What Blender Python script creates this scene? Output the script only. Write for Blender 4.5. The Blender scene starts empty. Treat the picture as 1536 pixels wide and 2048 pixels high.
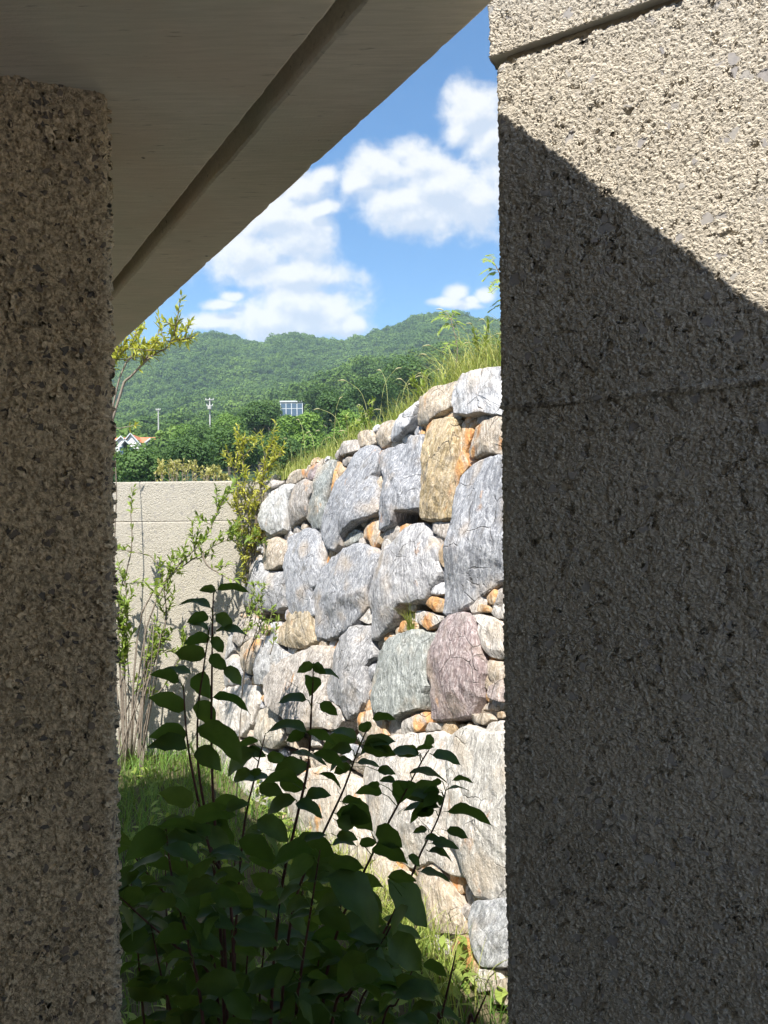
import bpy, bmesh, math, random
import numpy as np
from mathutils import Vector, noise

rnd = random.Random(7)
nr = np.random.default_rng(7)
scene = bpy.context.scene
COL = scene.collection

# ------------------------------------------------------------------ camera
EYE = 2.2                        # metres above the lower ground
FPX = 1500.0                     # focal length in photograph pixels (2048 high)
ROLL = 0.0117
CY = 1060.0                      # row of the horizon
cam_d = bpy.data.cameras.new("camera"); cam = bpy.data.objects.new("camera", cam_d); COL.objects.link(cam)
cam_d.sensor_fit = 'VERTICAL'; cam_d.sensor_height = 36.0; cam_d.lens = 36.0 * FPX / 2048.0
cam_d.shift_y = (CY - 1024.0) / 2048.0
cam_d.clip_start = 0.05; cam_d.clip_end = 4000
cam.location = (0, 0, EYE)
cam.rotation_euler = (math.radians(90), ROLL, 0)
scene.camera = cam
cr, sr = math.cos(ROLL), math.sin(ROLL)

def ray(px, py):
    a, b = (px - 768.0) / FPX, (CY - py) / FPX
    return Vector((cr * a + sr * b, 1.0, -sr * a + cr * b))
def P(px, py, D):
    d = ray(px, py); return Vector((d.x * D, D, EYE + d.z * D))
def on_z(px, py, z):
    d = ray(px, py); D = (z - EYE) / d.z
    return P(px, py, D)
def on_plane(px, py, p0, n):
    d = ray(px, py); o = Vector((0, 0, EYE))
    return o + d * ((p0 - o).dot(n) / d.dot(n))

# ------------------------------------------------------------------ sun, sky, exposure
SUN_EL, SUN_PHI = math.radians(57.0), math.radians(12.5)      # high, behind the camera and a little to its left
S = Vector((-math.cos(SUN_EL) * math.sin(SUN_PHI), -math.cos(SUN_EL) * math.cos(SUN_PHI), math.sin(SUN_EL)))
sun_d = bpy.data.lights.new("sun", 'SUN'); sun = bpy.data.objects.new("sun", sun_d); COL.objects.link(sun)
sun_d.energy = 4.6; sun_d.angle = math.radians(0.53); sun_d.color = (1.0, 0.945, 0.86)
sun.rotation_euler = S.to_track_quat('Z', 'Y').to_euler()
sun.location = S * 30
scene.view_settings.view_transform = 'Standard'; scene.view_settings.look = 'None'
scene.view_settings.gamma = 1.0; scene.view_settings.use_curve_mapping = False
scene.view_settings.exposure = 1.25
scene.cycles.max_bounces = 7; scene.cycles.diffuse_bounces = 4; scene.cycles.glossy_bounces = 2
scene.cycles.transmission_bounces = 4; scene.cycles.transparent_max_bounces = 8; scene.cycles.volume_bounces = 0
scene.cycles.caustics_reflective = False; scene.cycles.caustics_refractive = False
scene.cycles.use_denoising = True; scene.cycles.use_adaptive_sampling = True; scene.cycles.adaptive_threshold = 0.02

class NT:
    """small helper round a node tree"""
    def __init__(s, tree): s.t = tree
    def n(s, typ, **kw):
        nd = s.t.nodes.new(typ)
        for k, v in kw.items():
            if k.startswith('i_'):
                nd.inputs[int(k[2:]) if k[2:].isdigit() else k[2:].replace('_', ' ')].default_value = v
            else: setattr(nd, k, v)
        return nd
    def l(s, a, b): s.t.links.new(a, b)
    def set(s, sock, v):
        if isinstance(v, (int, float, tuple, list)): sock.default_value = v
        else: s.l(v, sock)
    def math(s, op, a, b=0.0, c=0.0, clamp=False):
        nd = s.t.nodes.new('ShaderNodeMath'); nd.operation = op; nd.use_clamp = clamp
        s.set(nd.inputs[0], a); s.set(nd.inputs[1], b)
        if op in ('SMOOTH_MIN', 'SMOOTH_MAX', 'MULTIPLY_ADD'): s.set(nd.inputs[2], c)
        return nd.outputs[0]
    def vmath(s, op, a, b=(0, 0, 0), out=0):
        nd = s.t.nodes.new('ShaderNodeVectorMath'); nd.operation = op
        s.set(nd.inputs[0], a); s.set(nd.inputs[1], b)
        return nd.outputs[out]
    def mix(s, f, a, b, blend='MIX'):
        nd = s.t.nodes.new('ShaderNodeMix'); nd.data_type = 'RGBA'; nd.blend_type = blend
        s.set(nd.inputs[0], f)
        s.set(nd.inputs[6], (*a, 1) if isinstance(a, (tuple, list)) and len(a) == 3 else a)
        s.set(nd.inputs[7], (*b, 1) if isinstance(b, (tuple, list)) and len(b) == 3 else b)
        return nd.outputs[2]
    def rng(s, v, a, b, c=0.0, d=1.0, smooth=False):
        nd = s.t.nodes.new('ShaderNodeMapRange')
        if smooth: nd.interpolation_type = 'SMOOTHSTEP'
        s.set(nd.inputs[0], v); s.set(nd.inputs[1], a); s.set(nd.inputs[2], b); s.set(nd.inputs[3], c); s.set(nd.inputs[4], d)
        return nd.outputs[0]
    def noise(s, vec, scale, detail=4, rough=0.55, dist=0.0, out=0):
        nd = s.t.nodes.new('ShaderNodeTexNoise')
        s.l(vec, nd.inputs['Vector']); s.set(nd.inputs['Scale'], scale); s.set(nd.inputs['Detail'], detail)
        s.set(nd.inputs['Roughness'], rough); s.set(nd.inputs['Distortion'], dist)
        return nd.outputs[out]
    def vor(s, vec, scale, feature='F1', rnd=1.0, smooth=None):
        nd = s.t.nodes.new('ShaderNodeTexVoronoi'); nd.feature = feature
        s.l(vec, nd.inputs['Vector']); s.set(nd.inputs['Scale'], scale); nd.inputs['Randomness'].default_value = rnd
        if smooth is not None: nd.inputs['Smoothness'].default_value = smooth
        return nd

world = bpy.data.worlds.new("World"); scene.world = world; world.use_nodes = True
wt = world.node_tree; wt.nodes.clear(); W = NT(wt)
sky = W.n('ShaderNodeTexSky'); sky.sky_type = 'NISHITA'; sky.sun_disc = False
sky.sun_elevation = SUN_EL; sky.sun_rotation = math.pi + SUN_PHI
sky.altitude = 100; sky.air_density = 1.15; sky.dust_density = 0.4; sky.ozone_density = 3.0

# cumulus field: each entry is a puff (row and column it was seen at turned into a direction of the sky), radii, weight
puffs = [(950,226,60,58),(975,275,60,62),(915,262,30,34),(838,328,70,50),(768,352,78,46),(715,368,34,22),(885,372,120,62),(822,432,90,46),
         (950,400,80,70),(800,405,90,50),(640,352,38,20),(610,375,60,30),(550,432,98,58),(592,472,76,62),(500,505,90,46),(640,415,40,16),
         (590,548,110,38),(604,612,112,56),(560,640,130,44),(676,628,44,40),(690,655,52,26),(890,600,32,12),(912,582,28,18),(945,596,22,11),(970,584,22,17),(930,606,44,10),(440,606,40,12),(470,590,26,12),
         (1080,300,120,110),(1150,450,140,70),(420,640,60,20),(380,430,90,60),(300,520,80,40)]
grp = bpy.data.node_groups.new("cloud_field", 'ShaderNodeTree')
grp.interface.new_socket("uv", in_out='INPUT', socket_type='NodeSocketVector')
grp.interface.new_socket("field", in_out='OUTPUT', socket_type='NodeSocketFloat')
G = NT(grp); gi = G.n('NodeGroupInput'); go = G.n('NodeGroupOutput')
uv = gi.outputs[0]; f = None
warp = G.noise(uv, 9.0, 3, 0.55, 0.0, 1)
uvw = G.vmath('ADD', uv, G.vmath('MULTIPLY', G.vmath('SUBTRACT', warp, (0.5, 0.5, 0.5)), (0.035, 0.03, 0.0)))
for (px, py, rx, ry) in puffs:
    d = ray(px, py); c = (d.x, d.z, 0.0)
    q = G.vmath('MULTIPLY', G.vmath('SUBTRACT', uvw, c), (FPX / rx, FPX / ry, 0.0))
    ln = G.vmath('LENGTH', q, out=1)
    f = ln if f is None else G.math('SMOOTH_MIN', f, ln, 0.35)
nz = G.noise(uvw, 17.0, 10, 0.60)
f = G.math('ADD', f, G.math('MULTIPLY', G.math('SUBTRACT', nz, 0.5), 2.1))
G.l(f, go.inputs[0])
tc = W.n('ShaderNodeTexCoord'); sep = W.n('ShaderNodeSeparateXYZ'); W.l(tc.outputs['Generated'], sep.inputs[0])
yc = W.math('MAXIMUM', sep.outputs[1], 0.08)
cmb = W.n('ShaderNodeCombineXYZ'); W.l(W.math('DIVIDE', sep.outputs[0], yc), cmb.inputs[0]); W.l(W.math('DIVIDE', sep.outputs[2], yc), cmb.inputs[1])
def fld(off):
    g = W.n('ShaderNodeGroup'); g.node_tree = grp
    W.l(W.vmath('ADD', cmb.outputs[0], off), g.inputs[0]); return g.outputs[0]
f0, f1 = fld((0, 0, 0)), fld((-0.006, 0.016, 0))
# loose fair-weather cloud for the rest of the sky
zc = W.math('MAXIMUM', sep.outputs[2], 0.06)
cm2 = W.n('ShaderNodeCombineXYZ'); W.l(W.math('DIVIDE', sep.outputs[0], zc), cm2.inputs[0]); W.l(W.math('DIVIDE', sep.outputs[1], zc), cm2.inputs[1])
gen = W.rng(W.noise(cm2.outputs[0], 1.3, 7, 0.6), 0.5, 0.66, 0, 1, True)
dens = W.rng(f0, 1.42, 0.55, 0.0, 1.0, True)
lit = W.rng(W.math('ADD', W.math('SUBTRACT', f1, f0), W.math('MULTIPLY', f0, 0.28)), -0.22, 0.52, 0.0, 1.0, True)
infront = W.math('MULTIPLY', W.rng(sep.outputs[1], 0.55, 0.75, 0, 1, True),
                 W.rng(W.math('ABSOLUTE', W.math('DIVIDE', sep.outputs[0], yc)), 0.75, 0.5, 0, 1, True))
dn = W.n('ShaderNodeMix'); dn.data_type = 'FLOAT'; W.l(infront, dn.inputs[0]); W.l(gen, dn.inputs[2]); W.l(dens, dn.inputs[3])
ccol = W.mix(lit, (3.5, 3.85, 4.5), (5.3, 5.25, 5.2))
hsv = W.n('ShaderNodeHueSaturation'); hsv.inputs['Saturation'].default_value = 1.22; W.l(sky.outputs[0], hsv.inputs['Color'])
lp = W.mix(W.math('MULTIPLY', dn.outputs[0], 0.93), hsv.outputs[0], ccol)
bg = W.n('ShaderNodeBackground'); bg.inputs[1].default_value = 0.085; W.l(lp, bg.inputs[0])
wo = W.n('ShaderNodeOutputWorld'); W.l(bg.outputs[0], wo.inputs[0])

# ------------------------------------------------------------------ helpers
def tag(o, label=None, cat=None, group=None, kind=None):
    if label: o['label'] = label
    if cat: o['category'] = cat
    if group: o['group'] = group
    if kind: o['kind'] = kind
    return o
def link(name, me, parent=None, mat=None):
    o = bpy.data.objects.new(name, me); COL.objects.link(o)
    if mat is not None and me is not None: me.materials.append(mat)
    if parent is not None: o.parent = parent
    return o
def empty(name, loc=(0, 0, 0)):
    o = bpy.data.objects.new(name, None); COL.objects.link(o); o.location = loc; o.empty_display_size = 0.1
    return o
def mesh_np(name, verts, faces, smooth=False):
    """verts Nx3 array, faces MxK array of one polygon size"""
    verts = np.asarray(verts, dtype=np.float32); faces = np.asarray(faces, dtype=np.int32)
    me = bpy.data.meshes.new(name)
    me.vertices.add(len(verts)); me.vertices.foreach_set('co', verts.ravel())
    k = faces.shape[1]
    me.loops.add(faces.size); me.loops.foreach_set('vertex_index', faces.ravel())
    me.polygons.add(len(faces))
    me.polygons.foreach_set('loop_start', np.arange(0, faces.size, k, dtype=np.int32))
    me.update(calc_edges=True); me.validate()
    if smooth: me.polygons.foreach_set('use_smooth', np.ones(len(me.polygons), dtype=bool))
    return me
def mesh_py(name, verts, faces, smooth=False):
    me = bpy.data.meshes.new(name); me.from_pydata([tuple(v) for v in verts], [], faces); me.update()
    if smooth: me.polygons.foreach_set('use_smooth', np.ones(len(me.polygons), dtype=bool))
    return me
def grid_faces(nu, nv):
    i = np.arange(nu - 1)[:, None] * nv + np.arange(nv - 1)[None, :]
    i = i.ravel(); return np.stack([i, i + nv, i + nv + 1, i + 1], 1)
def box_vf(x0, x1, y0, y1, z0, z1):
    v = [(x0,y0,z0),(x1,y0,z0),(x1,y1,z0),(x0,y1,z0),(x0,y0,z1),(x1,y0,z1),(x1,y1,z1),(x0,y1,z1)]
    f = [(0,3,2,1),(4,5,6,7),(0,1,5,4),(1,2,6,5),(2,3,7,6),(3,0,4,7)]
    return v, f
class MB:
    def __init__(s): s.v = []; s.f = []
    def add(s, v, f):
        o = len(s.v); s.v += [tuple(a) for a in v]; s.f += [tuple(i + o for i in q) for q in f]; return s
    def box(s, *a): return s.add(*box_vf(*a))
    def tube(s, pts, radii, n=6, cap=True):
        pts = [Vector(p) for p in pts]; rings = []
        for i, p in enumerate(pts):
            t = (pts[min(i + 1, len(pts) - 1)] - pts[max(i - 1, 0)]).normalized()
            a = t.orthogonal().normalized() if abs(t.z) > 0.99 else t.cross(Vector((0, 0, 1))).normalized()
            b = t.cross(a); r = radii[i] if hasattr(radii, '__len__') else radii
            rings.append([p + (a * math.cos(2 * math.pi * k / n) + b * math.sin(2 * math.pi * k / n)) * r for k in range(n)])
        v = [q for rg in rings for q in rg]
        f = [(i * n + k, i * n + (k + 1) % n, (i + 1) * n + (k + 1) % n, (i + 1) * n + k) for i in range(len(pts) - 1) for k in range(n)]
        if cap: f += [tuple(range(n))[::-1], tuple((len(pts) - 1) * n + k for k in range(n))]
        return s.add(v, f)
    def build(s, name, mat, parent=None, smooth=False):
        return link(name, mesh_py(name, s.v, s.f, smooth), parent, mat)
def smooth_path(pts, n):
    """Catmull-Rom through pts (Vectors), n samples"""
    pts = [Vector(p) for p in pts]; out = []
    m = len(pts) - 1
    for i in range(n):
        t = i / (n - 1) * m; k = min(int(t), m - 1); t -= k
        p0, p1, p2, p3 = pts[max(k - 1, 0)], pts[k], pts[k + 1], pts[min(k + 2, m)]
        out.append(0.5 * ((2 * p1) + (p2 - p0) * t + (2 * p0 - 5 * p1 + 4 * p2 - p3) * t * t + (3 * p1 - p0 - 3 * p2 + p3) * t ** 3))
    return out

# ------------------------------------------------------------------ materials
def new_mat(name):
    m = bpy.data.materials.new(name); m.use_nodes = True; m.node_tree.nodes.clear()
    T = NT(m.node_tree); out = T.n('ShaderNodeOutputMaterial')
    b = T.n('ShaderNodeBsdfPrincipled'); T.l(b.outputs[0], out.inputs[0])
    b.inputs['Roughness'].default_value = 0.9; b.inputs['Specular IOR Level'].default_value = 0.2
    return m, T, b, out

def rough_concrete(name, light, dark, stone_a, stone_b, grain, agg, agg_cut, amp, agg_mix=0.7, stretch=(1, 1, 1)):
    """broken-face concrete: crusty matrix with pits and embedded aggregate; relief is real displacement on a dense mesh"""
    m, T, b, out = new_mat(name)
    co = T.n('ShaderNodeTexCoord').outputs['Object']
    cs = T.vmath('MULTIPLY', co, stretch)
    wob = T.vmath('ADD', cs, T.vmath('MULTIPLY', T.vmath('SUBTRACT', T.noise(cs, grain * 0.5, 2, 0.5, 0, 1), (0.5,) * 3), (0.012,) * 3))
    v1 = T.vor(wob, grain)
    lumps = T.rng(v1.outputs['Distance'], 0.05, 0.75, 1.0, 0.0)
    n1 = T.noise(wob, grain * 0.55, 5, 0.72)
    pits = T.rng(T.noise(wob, grain * 0.26, 3, 0.6), 0.33, 0.42, 0.0, 1.0, True)
    va = T.vor(wob, agg); rc = T.n('ShaderNodeSeparateColor'); T.l(va.outputs['Color'], rc.inputs[0])
    ve = T.vor(wob, agg, 'DISTANCE_TO_EDGE')
    edge = T.math('ADD', T.math('ADD', 0.07, T.math('MULTIPLY', rc.outputs[1], 0.16)), T.math('MULTIPLY', T.math('SUBTRACT', n1, 0.5), 0.35))
    inside = T.rng(T.math('SUBTRACT', ve.outputs['Distance'], edge), -0.02, 0.03, 0, 1, True)
    amask = T.math('MULTIPLY', inside, T.rng(rc.outputs[0], agg_cut, agg_cut + 0.03))
    big = T.noise(cs, 5.0, 4, 0.6)
    h = T.math('ADD', T.math('MULTIPLY', lumps, 0.45), T.math('MULTIPLY', n1, 0.95))
    h = T.math('MULTIPLY', h, T.rng(pits, 0, 1, 0.0, 1.0))
    hm = T.n('ShaderNodeMix'); hm.data_type = 'FLOAT'; T.l(amask, hm.inputs[0]); T.l(h, hm.inputs[2])
    T.l(T.math('ADD', T.math('MULTIPLY', rc.outputs[1], 0.5), 0.38), hm.inputs[3])
    h = T.math('ADD', T.math('MULTIPLY', hm.outputs[0], T.rng(T.noise(cs, 3.2, 3, 0.55), 0.3, 0.7, 0.72, 1.22)), T.math('MULTIPLY', big, 0.7))
    ds = T.n('ShaderNodeDisplacement'); ds.inputs['Midlevel'].default_value = 0.95; ds.inputs['Scale'].default_value = amp
    T.l(h, ds.inputs['Height']); T.l(ds.outputs[0], out.inputs['Displacement'])
    m.displacement_method = 'BOTH'
    col = T.mix(T.rng(T.noise(cs, grain * 0.8, 4, 0.7), 0.38, 0.60), dark, light)
    col = T.mix(T.rng(big, 0.3, 0.75, 0.0, 0.35), col, tuple(c * 0.72 for c in light))
    scol = T.mix(rc.outputs[2], stone_a, stone_b)
    col = T.mix(T.math('MULTIPLY', amask, agg_mix), col, scol)
    T.l(col, b.inputs['Base Color']); b.inputs['Roughness'].default_value = 0.95
    return m
M_wall = rough_concrete('broken_face_concrete', (0.54, 0.49, 0.41), (0.33, 0.30, 0.25), (0.17, 0.17, 0.20), (0.30, 0.295, 0.29), 182.0, 62.0, 0.88, 0.0098, 0.65)
M_wall_l = rough_concrete('coarse_pitted_concrete', (0.76, 0.61, 0.42), (0.28, 0.22, 0.145), (0.06, 0.06, 0.065), (0.16, 0.125, 0.10), 125.0, 78.0, 0.80, 0.018, 0.9)
M_back = rough_concrete('sunlit_garden_concrete', (0.42, 0.39, 0.33), (0.33, 0.305, 0.255), (0.22, 0.21, 0.20), (0.30, 0.28, 0.26), 80.0, 34.0, 0.86, 0.0065, 0.6)

def cast_concrete():
    m, T, b, out = new_mat('board_cast_concrete')
    co = T.n('ShaderNodeTexCoord').outputs['Object']
    st = T.vmath('MULTIPLY', co, (1.0, 14.0, 14.0))
    streak = T.noise(st, 9.0, 6, 0.65)
    blot = T.noise(co, 2.2, 4, 0.55)
    blot2 = T.noise(T.vmath('ADD', co, (7, 3, 1)), 3.1, 4, 0.55)
    c = T.mix(T.rng(streak, 0.25, 0.75), (0.52, 0.465, 0.36), (0.72, 0.65, 0.52))
    c = T.mix(T.rng(blot, 0.42, 0.68, 0, 0.45, True), c, (0.46, 0.465, 0.345))
    c = T.mix(T.rng(blot2, 0.45, 0.7, 0, 0.40, True), c, (0.58, 0.46, 0.34))
    dark = T.rng(T.noise(T.vmath('MULTIPLY', co, (1, 6, 6)), 14, 3, 0.6), 0.64, 0.74)
    c = T.mix(T.math('MULTIPLY', dark, 0.55), c, (0.12, 0.105, 0.08))
    pv = T.vor(co, 16.0); rc = T.n('ShaderNodeSeparateColor'); T.l(pv.outputs['Color'], rc.inputs[0])
    pin = T.math('MULTIPLY', T.rng(pv.outputs['Distance'], 0.09, 0.05), T.rng(rc.outputs[0], 0.80, 0.82))
    c = T.mix(T.math('MULTIPLY', pin, 0.8), c, (0.06, 0.05, 0.04))
    T.l(c, b.inputs['Base Color'])
    h = T.math('SUBTRACT', T.math('ADD', T.math('MULTIPLY', streak, 0.7), T.math('MULTIPLY', T.noise(co, 160, 3), 0.25)), T.math('MULTIPLY', pin, 1.2))
    bp = T.n('ShaderNodeBump'); bp.inputs['Strength'].default_value = 0.55; bp.inputs['Distance'].default_value = 0.004
    T.l(h, bp.inputs['Height']); T.l(bp.outputs[0], b.inputs['Normal'])
    return m
M_slab = cast_concrete()

def rock_material():
    """one rock for all: object colour gives the body colour, its alpha the share of rust staining"""
    m, T, b, out = new_mat('veined_boulder_rock')
    oi = T.n('ShaderNodeObjectInfo'); co = T.n('ShaderNodeTexCoord').outputs['Object']
    co = T.vmath('ADD', co, T.vmath('MULTIPLY', T.vmath('ADD', (0, 0, 0), (37.0, 11.0, 5.0)), oi.outputs['Random']))
    ang = T.n('ShaderNodeVectorRotate'); ang.rotation_type = 'AXIS_ANGLE'; ang.inputs['Axis'].default_value = (-0.84, -0.5, 0.2)
    T.l(co, ang.inputs['Vector']); T.l(T.rng(oi.outputs['Random'], 0, 1, -0.45, 0.45), ang.inputs['Angle'])
    cr_ = ang.outputs[0]
    wob = T.vmath('ADD', cr_, T.vmath('MULTIPLY', T.vmath('SUBTRACT', T.noise(cr_, 9.0, 3, 0.55, 0, 1), (0.5,) * 3), (0.06,) * 3))
    st = T.vmath('MULTIPLY', wob, (1.0, 1.0, 0.16))
    s1 = T.noise(st, 34.0, 6, 0.66); s2 = T.noise(st, 95.0, 4, 0.6)
    vein = T.rng(T.math('ABSOLUTE', T.math('SUBTRACT', T.noise(st, 20.0, 5, 0.6, 0.4), 0.5)), 0.0, 0.045, 1.0, 0.0)
    body = oi.outputs['Color']
    dk = T.vmath('MULTIPLY', body, (0.56, 0.56, 0.58)); lt = T.vmath('ADD', T.vmath('MULTIPLY', body, (1.02,) * 3), (0.24, 0.24, 0.24))
    c = T.mix(T.rng(s1, 0.34, 0.62), dk, body)
    var = T.n('ShaderNodeTexWhiteNoise'); var.noise_dimensions = '1D'; T.l(oi.outputs['Random'], var.inputs['W'])
    k1 = T.rng(var.outputs['Value'], 0, 1, 0.25, 0.95)
    c = T.mix(T.math('MULTIPLY', T.rng(s2, 0.50, 0.64), k1), c, lt)
    c = T.mix(T.math('MULTIPLY', vein, T.rng(var.outputs['Value'], 0, 1, 0.75, 0.3)), c, lt)
    ck = T.vor(wob, 4.2, 'DISTANCE_TO_EDGE'); crack = T.math('MULTIPLY', T.rng(ck.outputs['Distance'], 0.004, 0.016, 1, 0), T.rng(T.noise(cr_, 3.0, 2), 0.50, 0.60))
    c = T.mix(T.math('MULTIPLY', crack, 0.45), c, (0.10, 0.09, 0.08))
    warm = T.noise(cr_, 4.0, 3, 0.5)
    c = T.mix(T.rng(warm, 0.5, 0.75, 0, 0.5, True), c, (0.47, 0.37, 0.26))
    c = T.mix(T.rng(T.noise(T.vmath('ADD', cr_, (3, 8, 1)), 5.5, 6, 0.65), 0.55, 0.68, 0, 0.55, True), c, (0.17, 0.16, 0.145))
    rn = T.noise(T.vmath('MULTIPLY', wob, (1, 1, 0.5)), 7.0, 5, 0.6)
    rm = T.rng(T.math('ADD', rn, T.math('MULTIPLY', oi.outputs['Alpha'], 0.42)), 0.66, 0.80, 0, 0.9, True)
    c = T.mix(rm, c, T.mix(T.rng(s1, 0.3, 0.7), (0.36, 0.125, 0.035), (0.60, 0.36, 0.14)))
    T.l(c, b.inputs['Base Color']); b.inputs['Roughness'].default_value = 0.82; b.inputs['Specular IOR Level'].default_value = 0.3
    h = T.math('ADD', T.math('ADD', T.math('MULTIPLY', s1, 0.9), T.math('MULTIPLY', s2, 0.35)), T.math('SUBTRACT', T.math('MULTIPLY', T.noise(cr_, 16, 5, 0.6), 1.2), T.math('MULTIPLY', crack, 0.5)))
    bp = T.n('ShaderNodeBump'); bp.inputs['Strength'].default_value = 0.85; bp.inputs['Distance'].default_value = 0.016
    T.l(h, bp.inputs['Height']); T.l(bp.outputs[0], b.inputs['Normal'])
    return m
M_rock = rock_material()

def simple(name, a, b_, scale=8.0, rough=0.9, bump=0.0, detail=5):
    m, T, b, out = new_mat(name); co = T.n('ShaderNodeTexCoord').outputs['Object']
    nz = T.noise(co, scale, detail, 0.6)
    T.l(T.mix(T.rng(nz, 0.3, 0.7), a, b_), b.inputs['Base Color']); b.inputs['Roughness'].default_value = rough
    if bump:
        bp = T.n('ShaderNodeBump'); bp.inputs['Strength'].default_value = 0.7; bp.inputs['Distance'].default_value = bump
        T.l(nz, bp.inputs['Height']); T.l(bp.outputs[0], b.inputs['Normal'])
    return m
M_earth = simple('dry_earth', (0.10, 0.075, 0.05), (0.20, 0.15, 0.10), 12, 0.95, 0.02)
M_soil = simple('weedy_soil', (0.05, 0.055, 0.025), (0.13, 0.105, 0.065), 5, 0.95, 0.03)
M_mortar = simple('crumbled_mortar', (0.30, 0.24, 0.16), (0.44, 0.37, 0.27), 60, 0.95, 0.006)
M_floor = simple('grey_paving', (0.50, 0.53, 0.58), (0.58, 0.61, 0.66), 6, 0.9, 0.003)
M_dark = simple('dark_light_blocker', (0.07, 0.065, 0.06), (0.11, 0.10, 0.09), 3, 0.9)  # kept dark so that the added unseen walls bounce little light

def leafy(name, ca, cb, trans=0.35, rough=0.55, scale=0.0, tint=None, obj_random=True, spec=0.3, patch=0.0):
    """leaf blade: principled mixed with translucency; colour varies from leaf to leaf"""
    m = bpy.data.materials.new(name); m.use_nodes = True; m.node_tree.nodes.clear(); T = NT(m.node_tree)
    out = T.n('ShaderNodeOutputMaterial'); b = T.n('ShaderNodeBsdfPrincipled'); tr = T.n('ShaderNodeBsdfTranslucent'); mx = T.n('ShaderNodeMixShader')
    if tint:
        at = T.n('ShaderNodeAttribute'); at.attribute_name = tint; fac = at.outputs['Fac']
        if obj_random:
            oi = T.n('ShaderNodeObjectInfo')
            fac = T.math('ADD', T.math('MULTIPLY', fac, 0.45), T.math('MULTIPLY', oi.outputs['Random'], 0.55))
    else:
        fac = T.n('ShaderNodeObjectInfo').outputs['Random']
    if patch:
        pn = T.noise(T.n('ShaderNodeObjectInfo').outputs['Location'], patch, 3, 0.6)
        fac = T.math('ADD', T.math('MULTIPLY', fac, 0.55), T.math('MULTIPLY', T.rng(pn, 0.32, 0.68), 0.55), clamp=True)
    c = T.mix(fac, ca, cb)
    if scale:
        co = T.n('ShaderNodeTexCoord').outputs['Object']
        c = T.mix(T.rng(T.noise(co, scale, 4), 0.35, 0.7, 0, 0.5), c, tuple(x * 0.62 for x in ca))
    T.l(c, b.inputs['Base Color']); b.inputs['Roughness'].default_value = rough; b.inputs['Specular IOR Level'].default_value = spec
    T.l(T.mix(0.35, c, (cb[0] * 1.3, cb[1] * 1.35, cb[2] * 0.5)), tr.inputs[0])
    mx.inputs[0].default_value = trans; T.l(b.outputs[0], mx.inputs[1]); T.l(tr.outputs[0], mx.inputs[2]); T.l(mx.outputs[0], out.inputs[0])
    return m
M_dog = leafy('dogwood_leaf', (0.055, 0.115, 0.02), (0.11, 0.17, 0.03), 0.45, 0.5, 30.0, None, True, 0.35)
M_stem = simple('dogwood_bark', (0.07, 0.03, 0.025), (0.12, 0.055, 0.04), 60, 0.7)
M_twig = simple('grey_twig', (0.14, 0.115, 0.09), (0.26, 0.22, 0.18), 40, 0.85)
M_gold = leafy('yellow_green_leaf', (0.25, 0.31, 0.05), (0.50, 0.48, 0.09), 0.42, 0.5, 0, 'tint')
M_lime = leafy('fresh_green_leaf', (0.15, 0.24, 0.04), (0.36, 0.43, 0.11), 0.4, 0.5, 0, 'tint')
M_grass = leafy('meadow_grass', (0.065, 0.165, 0.025), (0.24, 0.34, 0.075), 0.38, 0.6, 0, 'tint', False)
M_grass_dry = leafy('tall_bank_grass', (0.19, 0.28, 0.04), (0.50, 0.48, 0.18), 0.38, 0.6, 0, 'tint', False)
M_tree = leafy('broadleaf_crown', (0.034, 0.080, 0.022), (0.105, 0.185, 0.040), 0.25, 0.7, 0, 'tint')
M_tree_lt = leafy('bright_broadleaf_crown', (0.085, 0.17, 0.025), (0.17, 0.28, 0.05), 0.28, 0.7, 0, 'tint')
M_far = leafy('far_forest_crown', (0.018, 0.060, 0.016), (0.150, 0.240, 0.042), 0.22, 0.8, 0, 'tint', True, 0.3, 0.022)
M_bark = simple('tree_bark', (0.10, 0.08, 0.06), (0.20, 0.17, 0.13), 10, 0.95)
M_hill = simple('forest_floor', (0.020, 0.040, 0.016), (0.045, 0.075, 0.025), 0.05, 1.0)
M_white = simple('white_render', (0.74, 0.74, 0.73), (0.82, 0.82, 0.81), 2, 0.7)
M_tileroof = simple('orange_roof_tile', (0.40, 0.14, 0.07), (0.52, 0.21, 0.11), 3, 0.8)
M_pole = simple('pale_concrete_pole', (0.36, 0.36, 0.34), (0.44, 0.44, 0.42), 3, 0.8)
M_frame = simple('weathered_white_paint', (0.46, 0.49, 0.52), (0.55, 0.58, 0.60), 3, 0.6)
m, T, b, out = new_mat('window_glass'); b.inputs['Base Color'].default_value = (0.07, 0.11, 0.16, 1); b.inputs['Roughness'].default_value = 0.08; b.inputs['Specular IOR Level'].default_value = 0.6
M_glass = m

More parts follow.
